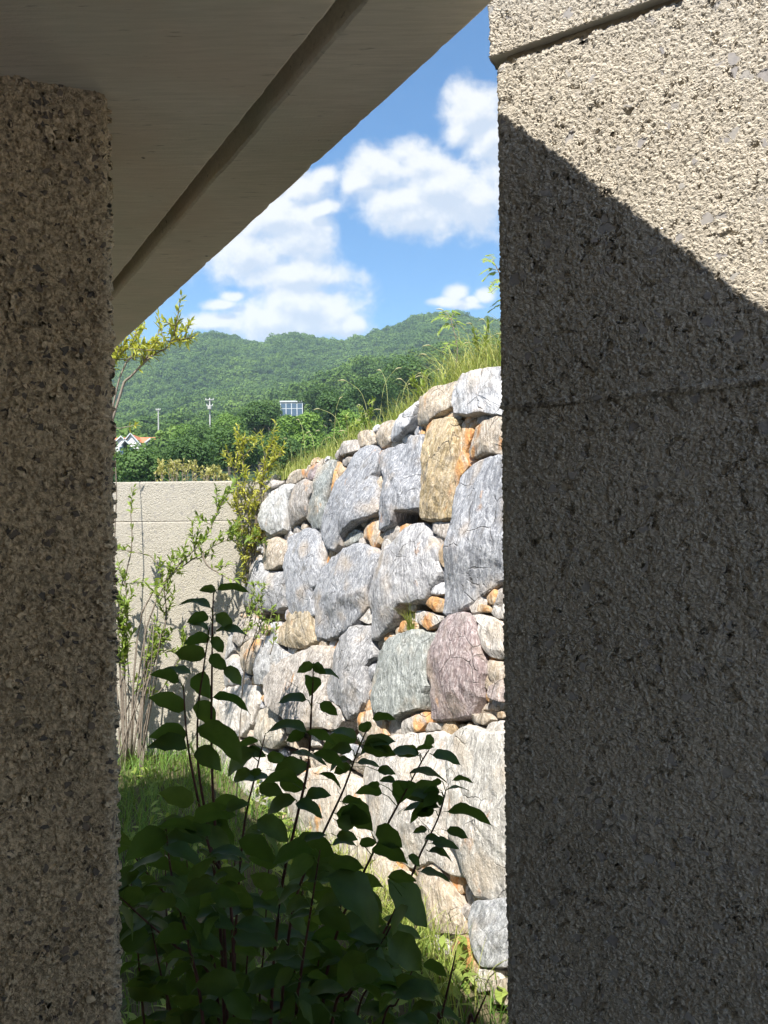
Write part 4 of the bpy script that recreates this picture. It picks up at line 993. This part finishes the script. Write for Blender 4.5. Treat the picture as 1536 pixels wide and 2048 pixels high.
def herb_b(lv, wood):
    D = 4.6; st = [P(1060, 740, D), P(1030, 640, D), P(1005, 560, D), P(985, 520, D)]
    wood.tube(smooth_path(st, 9), [.009, .008, .008, .007, .006, .005, .004, .003, .002], 6)
    for (q, w) in (((992,540),(962,548)), ((990,530),(966,522)), ((995,545),(968,560)), ((988,522),(975,512)), ((1002,560),(978,575)), ((1008,575),(982,585)), ((1015,600),(985,612)), ((1018,610),(980,622)), ((1010,590),(1040,560)), ((1000,540),(1030,520)), ((1030,640),(995,640)), ((1030,640),(1060,610))):
        pinnate(lv, wood, P(*q, D), P(*w, D - .2 + rnd.random() * .4), 9, .034, .018, .02)
shrub('locust_sapling', 'locust sapling peeping past the edge of the rough wall', 'sapling', M_lime, M_twig, tuple(P(1060, 740, 4.6)), herb_b)
for (px, py, top, lab) in ((960, 748, 655, 'broad-leaved weed amid the tussock beside the rough wall'), (735, 866, 806, 'leafy green weed in the middle of the bank grass'), (700, 890, 838, 'low leafy weed behind the small tan stones'), (838, 800, 752, 'leafy weed above the tan boulder')):
    D = on_plane(px, py, from_uv(0, 0, -0.25), rk_n).y
    def herb(lv, wood, px=px, py=py, top=top, D=D):
        for k in range(6):
            dx = rnd.uniform(-22, 22)
            twiggy(lv, wood, [P(px, py, D), P(px + dx * .5, (py + top) / 2, D + rnd.uniform(-.05, .05)), P(px + dx, top + rnd.uniform(-8, 14), D + rnd.uniform(-.1, .1))], .003, .0015, .2, 16, .05, .018, .9, n_path=7)
    shrub('bank_weed', lab, 'weed', M_lime, M_twig, tuple(P(px, py, D)), herb, 'weeds in the bank grass')

# ------------------------------------------------------------------ shrubs by the garden wall
def arching(lv, wood):
    D = 7.0; p = PD(D)
    for k in range(14):                                            # upright cane clump at the foot
        x0, x1 = rnd.uniform(228, 292), rnd.uniform(215, 335)
        dz = rnd.uniform(-.25, .25); top = rnd.uniform(1180, 1400)
        pts_ = smooth_path([P(x0, 1640, D + dz), P(x0 + rnd.uniform(-6, 6), 1520, D + dz), P((x0 + x1) / 2, 1400, D + dz), P(x1, top, D + dz + rnd.uniform(-.2, .2))], 9)
        wood.tube(pts_, [.010, .010, .009, .008, .007, .006, .005, .004, .003], 5)
    for pts_, tw, nl in (
        (p((262,1540),(270,1400),(300,1230),(350,1140),(405,1085),(432,1030),(462,975)), 9, 44),
        (p((262,1530),(268,1340),(290,1210),(345,1150),(402,1110),(450,1080),(500,1085)), 8, 26),
        (p((265,1520),(285,1400),(330,1260),(328,1180),(318,1140),(300,1110),(255,1104)), 3, 10),
        (p((250,1540),(240,1350),(238,1200),(262,1110),(262,1020),(268,975)), 3, 16),
        (p((275,1540),(290,1340),(325,1280),(330,1220)), 3, 16),
        (p((229,1540),(231,1300),(229,1100),(233,960),(224,800)), 0, 4),
        (p((250,1520),(245,1350),(255,1260),(250,1150)), 9, 44),
        (p((255,1520),(250,1380),(246,1290),(244,1200)), 9, 44),
        (p((275,1520),(285,1400),(300,1320),(325,1270)), 7, 30),
        (p((285,1520),(295,1420),(330,1370),(372,1290)), 2, 8),
        (p((402,1095),(415,1130),(445,1150),(470,1160)), 1, 6)):
        twiggy(lv, wood, pts_, .011, .003, .42, int(nl * 1.5), .076, .027, .9, int(tw * 1.4), .19)
shrub('arching_shrub', 'many-stemmed arching shrub with small pale leaves against the garden wall', 'shrub', M_lime, M_twig, tuple(P(262, 1560, 7.0)), arching)
def tall_gold(lv, wood):
    p = PD(5.2)
    twiggy(lv, wood, p((150,1720),(175,1250),(190,1000),(240,790),(262,755),(300,712),(340,690),(358,640)), .014, .004, .62, 60, .060, .017, 1.0, 10, .20, 22)
    twiggy(lv, wood, p((158,1720),(172,1250),(215,880),(245,740),(290,690),(330,685),(388,672)), .010, .003, .6, 60, .060, .018, 1.0, 9, .16, 18)
    twiggy(lv, wood, p((145,1720),(160,1200),(200,820),(228,730),(250,700),(270,690)), .010, .003, .5, 80, .058, .017, 1.0, 14, .22, 18)
    twiggy(lv, wood, p((160,1720),(172,1250),(215,880),(235,858),(275,848)), .006, .002, .85, 9, .05, .016, 1.0, 0)
shrub('golden_privet', 'golden-leaved branch reaching from behind the pier above the garden wall', 'shrub', M_gold, M_twig, tuple(P(150, 1700, 5.2)), tall_gold)
def corner_gold(lv, wood):
    DC = on_plane(503, 1170, from_uv(0, 0, -0.05), rk_n).y; print('corner depth', DC)
    p = lambda *q: [P(x, y, DC - 0.03 * i) for i, (x, y) in enumerate(q)]
    for pts_, tw, nl in ((p((503,1170),(500,1100),(490,980),(484,900),(490,872)), 12, 60), (p((503,1170),(510,1100),(520,980),(530,920),(548,886)), 12, 60),
                         (p((503,1170),(505,1100),(525,960),(555,915),(568,905)), 9, 44), (p((503,1170),(492,1130),(478,1010),(470,945),(474,905)), 10, 50),
                         (p((503,1170),(498,1150),(485,1060),(468,1010)), 9, 40), (p((503,1170),(498,1180),(490,1100),(512,1085)), 9, 40), (p((503,1170),(500,1100),(505,985),(515,950)), 9, 44)):
        twiggy(lv, wood, pts_, .007, .003, .22, int(nl * 0.9), .058, .018, 1.0, int(tw * 1.1), .19)
shrub('golden_corner_shrub', 'upright yellow-green shrub where the garden wall meets the boulders', 'shrub', M_gold, M_twig, tuple(P(503, 1180, 6.6)), corner_gold)
def low_sprigs(lv, wood):
    for k in range(9):
        x, y = rnd.uniform(498, 578), rnd.uniform(1165, 1265); D = 5.35
        twiggy(lv, wood, [P(x - 18, y + 70, D), P(x - 8, y + 30, D), P(x, y, D + rnd.uniform(-.1, .1))], .004, .002, .25, 16, .045, .015, 1.0, 2, .07, 8)
    wood.tube(smooth_path([P(470, 1680, 5.5), P(478, 1500, 5.5), P(490, 1330, 5.45), P(520, 1260, 5.35)], 10), .005, 5)
shrub('low_green_sapling', 'small fresh-green sapling in front of the lower left boulders', 'sapling', M_lime, M_twig, tuple(P(470, 1670, 5.5)), low_sprigs)
def behind(lv, wood):
    for k in range(46):
        x = rnd.uniform(306, 452); top = interp(x, [306, 330, 372, 400, 430, 452], [940, 925, 916, 935, 930, 945]) + rnd.uniform(0, 22)
        D = rnd.uniform(8.4, 9.2)
        twiggy(lv, wood, [P(x + rnd.uniform(-10, 10), 1300, D), P(x, 985, D), P(x + rnd.uniform(-8, 8), top, D)], .006, .003, .35, 24, .045, .026, .9, 1, .1, 7)
M_cream = leafy('cream_flowering_leaf', (0.22, 0.25, 0.07), (0.52, 0.48, 0.20), 0.3, 0.6, 0, 'tint')
shrub('flowering_shrub', 'cream-yellow flowering shrub peeping over the garden wall', 'shrub', M_cream, M_twig, tuple(P(380, 1080, 8.8)), behind)
# tuft growing out of the boulder joints
tf = []
for k in range(46):
    p = on_plane(822 + rnd.uniform(-7, 7), 1262 + rnd.uniform(-3, 3), from_uv(0, 0, .02), rk_n); tf.append(p[:])
bo, _ = blades('grass_tuft', M_grass_dry, tf, nr.uniform(.10, .26, 46), nr.uniform(2.2, 5.4, 46), nr.uniform(.2, .9, 46), nr.uniform(.003, .006, 46), nr.uniform(0, .6, 46))
tag(bo, 'single grass tuft growing from a joint above the green-grey boulder', 'grass', kind='stuff')

# ------------------------------------------------------------------ ground grass below
gb_ = []; th = []
for k in range(15000):
    x, y = rnd.uniform(-3.6, 1.0), 2.4 + 5.0 * rnd.random() ** 0.9
    foot = (Vector((x, y, 0)) - b_r).dot(rk_h)
    if foot < -0.03 or y > YB - .05: continue
    if noise.noise(Vector((x * 1.3, y * 1.3, 4))) < -0.28 - 0.1 * rnd.random(): continue
    gb_.append((x, y, gz(x, y) - .01)); th.append(0.75 + 0.6 * max(0, noise.noise(Vector((x * .9, y * .9, 8)))) + (0.3 if x < -1.4 else 0))
gb_ = np.array(gb_); th = np.array(th); n = len(gb_)
bo, _ = blades('ground_grass', M_grass, gb_, nr.uniform(.12, .36, n) * th, nr.uniform(0, 6.283, n), nr.uniform(.2, 1.0, n), nr.uniform(.004, .010, n), nr.uniform(0, 1, n) ** 1.4)
tag(bo, 'rank green grass on the ground in front of the boulder wall', 'grass', kind='stuff')
uw = Leaves()                                                      # broad-leaved ground cover between the blades
for k in range(520):
    x, y = rnd.uniform(-3.2, 0.9), rnd.uniform(2.6, 6.6)
    if (Vector((x, y, 0)) - b_r).dot(rk_h) < 0.02 or noise.noise(Vector((x * 1.1, y * 1.1, 14))) < -0.05: continue
    hgt_ = rnd.uniform(.05, .30); c_ = Vector((x, y, gz(x, y)))
    for j in range(7):
        uw.add(c_ + Vector((rnd.uniform(-.03, .03), rnd.uniform(-.03, .03), hgt_ * (.3 + .7 * j / 6))), rand_dir(0.15), (Vector((0, 0, 1)) + rand_dir() * .5).normalized(), rnd.uniform(.05, .11), rnd.uniform(.025, .045), bend=.3, fold=.2)
o = uw.build('undergrowth', M_lime, None); tag(o, 'low leafy weeds among the ground grass', 'weeds')
gl = []
for k in range(900):                                               # lush sunlit fringe at the foot of the boulders
    u = -rnd.random() ** .8 * 1.9 + .25; p = from_uv(u, 0, rnd.uniform(.02, .42)); 
    if 0.088 < p.x / p.y < 0.155 and rnd.random() < .8: continue
    gl.append((p.x, p.y, -.01))
n = len(gl); bo, _ = blades('fringe_grass', M_grass_dry, gl, nr.uniform(.14, .42, n), nr.uniform(0, 6.283, n), nr.uniform(.25, 1.0, n), nr.uniform(.004, .009, n), nr.uniform(0, .7, n), None, 5)
tag(bo, 'bright sunlit grass fringe at the foot of the boulder wall', 'grass', kind='stuff')

# ------------------------------------------------------------------ shaded dogwood in the foreground
dog = empty('dogwood_shrub', (-0.25, 1.95, 0)); tag(dog, 'dark shaded dogwood with broad pointed leaves in front of the boulders', 'shrub')
STEMS = [
 ([(427,1185),(425,1240),(424,1330),(423,1500),(430,1650),(445,1800),(455,2080),(470,2800)], 1.78),
 ([(419,1255),(406,1344),(396,1423),(397,1538),(420,1680),(440,1850),(450,2080),(475,2800)], 1.80),
 ([(367,1370),(373,1467),(388,1560),(420,1700),(460,1800),(470,2080),(485,2800)], 1.74),
 ([(627,1325),(625,1381),(623,1412),(616,1531),(593,1639),(560,1800),(540,2080),(520,2800)], 1.86),
 ([(734,1459),(716,1500),(688,1577),(657,1644),(600,1770),(575,1890),(560,2080),(530,2800)], 1.93),
 ([(858,1500),(845,1520),(806,1592),(775,1649),(720,1760),(670,1880),(640,2080),(600,2800)], 1.98),
 ([(891,1582),(888,1597),(873,1644),(842,1705),(815,1770),(760,1880),(700,1990),(680,2080),(620,2800)], 2.04),
 ([(225,1780),(292,1842),(359,1898),(410,1934),(430,2000),(440,2080),(470,2800)], 1.85),
 ([(250,1688),(297,1749),(364,1826),(420,1900),(440,2080),(480,2800)], 1.92),
 ([(912,1901),(898,1968),(883,2032),(870,2100),(820,2800)], 1.9),
 ([(973,1988),(950,2042),(930,2100),(860,2800)], 1.9),
 ([(798,1816),(770,1873),(700,1980),(660,2080),(600,2800)], 1.88),
 ([(530,1400+70),(512,1545),(490,1640),(478,1760),(470,1900),(470,2080),(490,2800)], 1.97),
 ([(330,1640),(345,1760),(380,1900),(410,2080),(470,2800)], 1.7),
 ([(640,1700),(620,1830),(600,1960),(590,2080),(560,2800)], 1.68),
]
stem_pts = []
for (pp, D) in STEMS:
    pts_ = smooth_path([P(x, y, D + 0.12 * i / len(pp)) for i, (x, y) in enumerate(pp)], 36)
    k = len(pts_); o = MB().tube(pts_, [0.0013 + 0.0040 * (i / k) ** 0.8 for i in range(k)], 6).build('stem', M_stem, None, True); under(dog, o)
    px_path = []
    m_ = len(pp) - 1
    for i in range(60):
        t = i / 59 * m_; j = min(int(t), m_ - 1); t -= j
        px_path.append((pp[j][0] * (1 - t) + pp[j + 1][0] * t, pp[j][1] * (1 - t) + pp[j + 1][1] * t))
    stem_pts += [(q, D) for q in px_path if q[1] < 2060]
    for i in range(1, 7):                                          # swollen nodes where leaf pairs sit
        q = pts_[i * 3]; o2 = None
c4 = lambda x, y: (230 + x / 3.413, 940 + y / 3.413)
c5 = lambda x, y: (230 + x / 1.944, 1150 + y / 1.944)
c6 = lambda x, y: (230 + x / 1.944, 1600 + y / 1.944)
LV = [(c4(*a), c4(*b2), w / 3.413) for a, b2, w in [((690,825),(572,815),60),((700,815),(940,830),55),((655,945),(428,900),48),((640,1000),(490,1035),85),((690,985),(808,1078),95),((635,1090),(485,1040),42),
      ((690,1100),(902,1110),55),((650,1140),(470,1182),85),((660,1140),(742,1248),95),((620,1270),(402,1245),125),((650,1260),(765,1365),105),((745,1350),(868,1468),95),((440,1450),(248,1380),85),((520,1390),(318,1355),55),
      ((560,1390),(640,1550),150),((470,1640),(230,1545),125),((560,1580),(682,1752),150),((670,1550),(938,1642),65),((490,1800),(238,1810),135),((490,1900),(218,1870),125),((560,1760),(892,1992),165),((560,1900),(722,2045),160),((880,1920),(1030,1942),75)]]
LV += [(c5(*a), c5(*b2), w / 1.944) for a, b2, w in [((770,345),(708,378),48),((775,345),(818,385),48),((790,375),(874,396),22),((768,395),(760,462),72),((745,485),(628,490),38),((795,500),(867,543),48),
      ((745,610),(583,600),40),((740,612),(664,645),48),((745,610),(862,655),38),((940,632),(843,600),34),((985,608),(958,572),58),((1000,560),(1092,555),34),((985,650),(1072,692),44),((915,740),(848,770),44),((940,730),(1032,742),24),((1020,760),(1092,770),38),
      ((1240,655),(1203,628),48),((1240,670),(1163,680),24),((1235,700),(1352,732),44),((1180,690),(1085,692),52),((1145,770),(1292,792),30),((1270,800),(1224,818),28),((1310,800),(1392,800),20),((1285,840),(1376,830),10),
      ((1140,800),(1098,885),92),((1090,800),(1028,798),28),((1030,812),(983,815),28),((1040,850),(933,840),44),((1280,870),(1250,882),44),((1265,905),(1118,910),30),((1290,920),(1467,960),44),
      ((500,690),(590,700),44),((590,700),(665,715),54),((690,690),(830,735),22),((570,760),(520,770),32),((600,790),(465,800),34),((620,760),(760,740),80),((640,790),(745,830),80),((560,820),(655,850),70),((700,890),(812,940),50),((740,860),(840,850),50),((790,775),(882,822),22)]]
LV += [(c6(*a), c6(*b2), w / 1.944) for a, b2, w in [((1290,120),(1378,145),40),((1215,115),(1158,125),28),((1205,150),(1272,152),28),((1230,170),(1338,186),40),((1220,200),(1312,228),30),((1020,100),(1118,188),85),((900,20),(995,110),110),((860,80),(945,90),70),
      ((860,140),(945,150),46),((950,170),(1020,165),40),((1000,190),(1142,242),64),((1140,215),(1188,258),34),((1185,280),(1307,312),28),((1060,300),(1172,312),48),((1060,310),(1218,492),120),((1055,530),(1198,662),115),((820,300),(1045,505),135),((760,250),(940,300),110),
      ((700,160),(860,210),90),((930,560),(1060,620),60),((1090,690),(1195,720),60),((880,470),(1040,520),90)]]
def dog_leaf(bp, tp, wpx, D, petiole=True, dog=dog):
    """broad ovate leaf with drawn-out tip, folded along the midrib and wavy; bp, tp = where base and tip are seen, wpx = seen width"""
    lpx = max(20.0, math.dist(bp, tp)); true_l = max(lpx, wpx / 0.62 * 0.9)
    short = math.sqrt(max(0.0, 1 - (lpx / true_l) ** 2))           # the rest of the length points towards or away from the viewer
    dd = true_l * short * D / FPX * (1 if rnd.random() < .5 else -1)
    a, b2 = P(*bp, D), P(*tp, D + dd); ax = b2 - a; L = ax.length; ax.normalize()
    view = (a - Vector((0, 0, EYE))).normalized()
    ip = ax.cross(view).normalized(); dp = ax.cross(ip).normalized()
    wid = 0.62 * L; c = min(0.98, (wpx * D / FPX) / wid); s = math.sqrt(1 - c * c)
    if ip.z < 0: ip = -ip
    if dp.y < 0: dp = -dp
    side = (ip * c + dp * s * (1 if rnd.random() < .6 else -1)).normalized(); nrm = side.cross(ax)
    if nrm.z < 0: nrm = -nrm
    arch, fold, ph = rnd.uniform(.05, .16), rnd.uniform(.12, .34), rnd.uniform(0, 6)
    vs = []; NL, NW = 9, 2
    for i in range(NL + 1):
        t = i / NL
        w = (t ** 0.5) * (1 - t) ** 0.78 * 1.63 if t < .84 else (1 - t) * 2.05 * (0.55 + 0.6 * (1 - t) / .16)
        w = max(w * 1.38, 0.015) * wid / 2
        cpt = a + ax * (L * t) + nrm * (L * (arch * 3.2 * t * (1 - t) - arch * .8 * t * t))
        for j in range(-NW, NW + 1):
            q = j / NW
            wave = math.sin(t * 11 + ph + q * 1.5) * 0.028 * L * abs(q) * (1 - .3 * t)
            vs.append(cpt + side * (w * q * (1 + .07 * math.sin(t * 17 + ph * 2 + j))) + nrm * (fold * w * abs(q) ** 1.3 + wave))
    n_ = 2 * NW + 1
    f_ = [(i * n_ + j, i * n_ + j + 1, (i + 1) * n_ + j + 1, (i + 1) * n_ + j) for i in range(NL) for j in range(n_ - 1)]
    if petiole:
        best = min(stem_pts, key=lambda q: (q[0][0] - bp[0]) ** 2 + (q[0][1] - bp[1] - 12) ** 2 + (abs(q[1] - D) * 120) ** 2)
        if math.dist(best[0], bp) < 85:
            s0 = P(*best[0], best[1]); mid = s0.lerp(a, .6) + Vector((0, 0, .006))
            pts_ = [s0, mid, a]; k0 = len(vs); wv = Vector((0.0011, 0, 0.0006))
            for q in pts_: vs += [q - wv, q + wv]
            f_ += [(k0, k0 + 1, k0 + 3, k0 + 2), (k0 + 2, k0 + 3, k0 + 5, k0 + 4)]
    o = link('leaf', mesh_py('leaf', [v - dog.location for v in vs], f_, True), dog, M_dog)
    return o
for (a, b2, w) in LV:
    D = min(stem_pts, key=lambda q: (q[0][0] - a[0]) ** 2 + (q[0][1] - a[1]) ** 2)[1]
    dog_leaf(a, b2, w, D + rnd.uniform(-.03, .03))
cnt = 0
while cnt < 185:                                                   # the thick lower part of the bush
    q, D = rnd.choice(stem_pts)
    if q[1] < 1600: continue
    bx, by = q[0] + rnd.uniform(-26, 26), q[1] + rnd.uniform(-20, 20)
    lim = interp(bx, [230, 330, 420, 520, 640, 760, 840, 900], [1700, 1600, 1560, 1580, 1640, 1720, 1850, 1990])
    if by < lim or bx > 880: continue
    sg = -1 if rnd.random() < .5 else 1; ang = rnd.uniform(-.35, 1.1); L = rnd.uniform(46, 98)
    tip = (bx + sg * L * math.cos(ang), by + L * math.sin(ang))
    if tip[0] > 850 and tip[1] < 1880: continue
    dog_leaf((bx, by), tip, L * rnd.uniform(.18, .6), D + rnd.uniform(-.18, .22)); cnt += 1

cnt = 0
while cnt < 24:                                                    # a few more leaves on the slender upper stems
    q, D = rnd.choice(stem_pts)
    if not (1430 < q[1] < 1640 and q[0] > 440): continue
    sg = -1 if rnd.random() < .5 else 1; ang = rnd.uniform(-.2, .7); L = rnd.uniform(40, 78); bx = q[0] + sg * 10
    if bx + sg * L > 900: continue
    dog_leaf((bx, q[1] - 6), (bx + sg * L * math.cos(ang), q[1] - 6 + L * math.sin(ang)), L * rnd.uniform(.25, .6), D + rnd.uniform(-.04, .04)); cnt += 1
dog2 = empty('dogwood_shrub', (-0.45, 2.15, 0)); tag(dog2, 'lower leafier dogwood filling the shade at the foot of the taller one', 'shrub')
low_pts = []
for (x0, x1, y1, D) in ((300,262,1760,2.15),(340,330,1700,2.2),(400,372,1690,2.25),(450,470,1720,2.2),(510,540,1700,2.25),(570,610,1720,2.3),(630,690,1760,2.3),(690,770,1850,2.3),(740,830,1930,2.25),(360,300,1840,2.05),(480,500,1830,2.1),(600,650,1850,2.1)):
    pp = [(x1, y1), ((x0 * .4 + x1 * .6), (y1 + 2080) / 2), (x0 * .8 + x1 * .2, 2080), (x0 * .7 + 150, 2650)]
    under(dog2, MB().tube(smooth_path([P(x, y, D) for x, y in pp], 20), [0.0015 + 0.004 * i / 20 for i in range(20)], 6).build('stem', M_stem, None, True))
    for i in range(30):
        t = i / 29 * 2; j = min(int(t), 1); t -= j
        low_pts.append(((pp[j][0] * (1 - t) + pp[j + 1][0] * t, pp[j][1] * (1 - t) + pp[j + 1][1] * t), D))
stem_pts = low_pts
for cnt in range(215):
    q, D = rnd.choice(low_pts); sg = -1 if rnd.random() < .5 else 1; ang = rnd.uniform(-.3, 1.0); L = rnd.uniform(40, 92)
    bx, by = q[0] + rnd.uniform(-30, 30), q[1] + rnd.uniform(-18, 18)
    dog_leaf((bx, by), (bx + sg * L * math.cos(ang), by + L * math.sin(ang)), L * rnd.uniform(.18, .6), D + rnd.uniform(-.12, .2), True, dog2)

# ------------------------------------------------------------------ air between here and the hill
hz_v, hz_f = box_vf(-1050, 1050, -40, 1100, -1.2, 245)
haze = link('haze', mesh_py('haze', hz_v, hz_f)); tag(haze, 'thin blue summer haze in front of the hill', 'haze', kind='stuff')
hm = bpy.data.materials.new('summer_haze'); hm.use_nodes = True; hm.node_tree.nodes.clear(); T = NT(hm.node_tree)
ho = T.n('ShaderNodeOutputMaterial'); pv = T.n('ShaderNodeVolumePrincipled')
pv.inputs['Color'].default_value = (0.62, 0.84, 1.0, 1); pv.inputs['Density'].default_value = 0.00034; pv.inputs['Anisotropy'].default_value = 0.0
T.l(pv.outputs[0], ho.inputs['Volume']); haze.data.materials.append(hm)
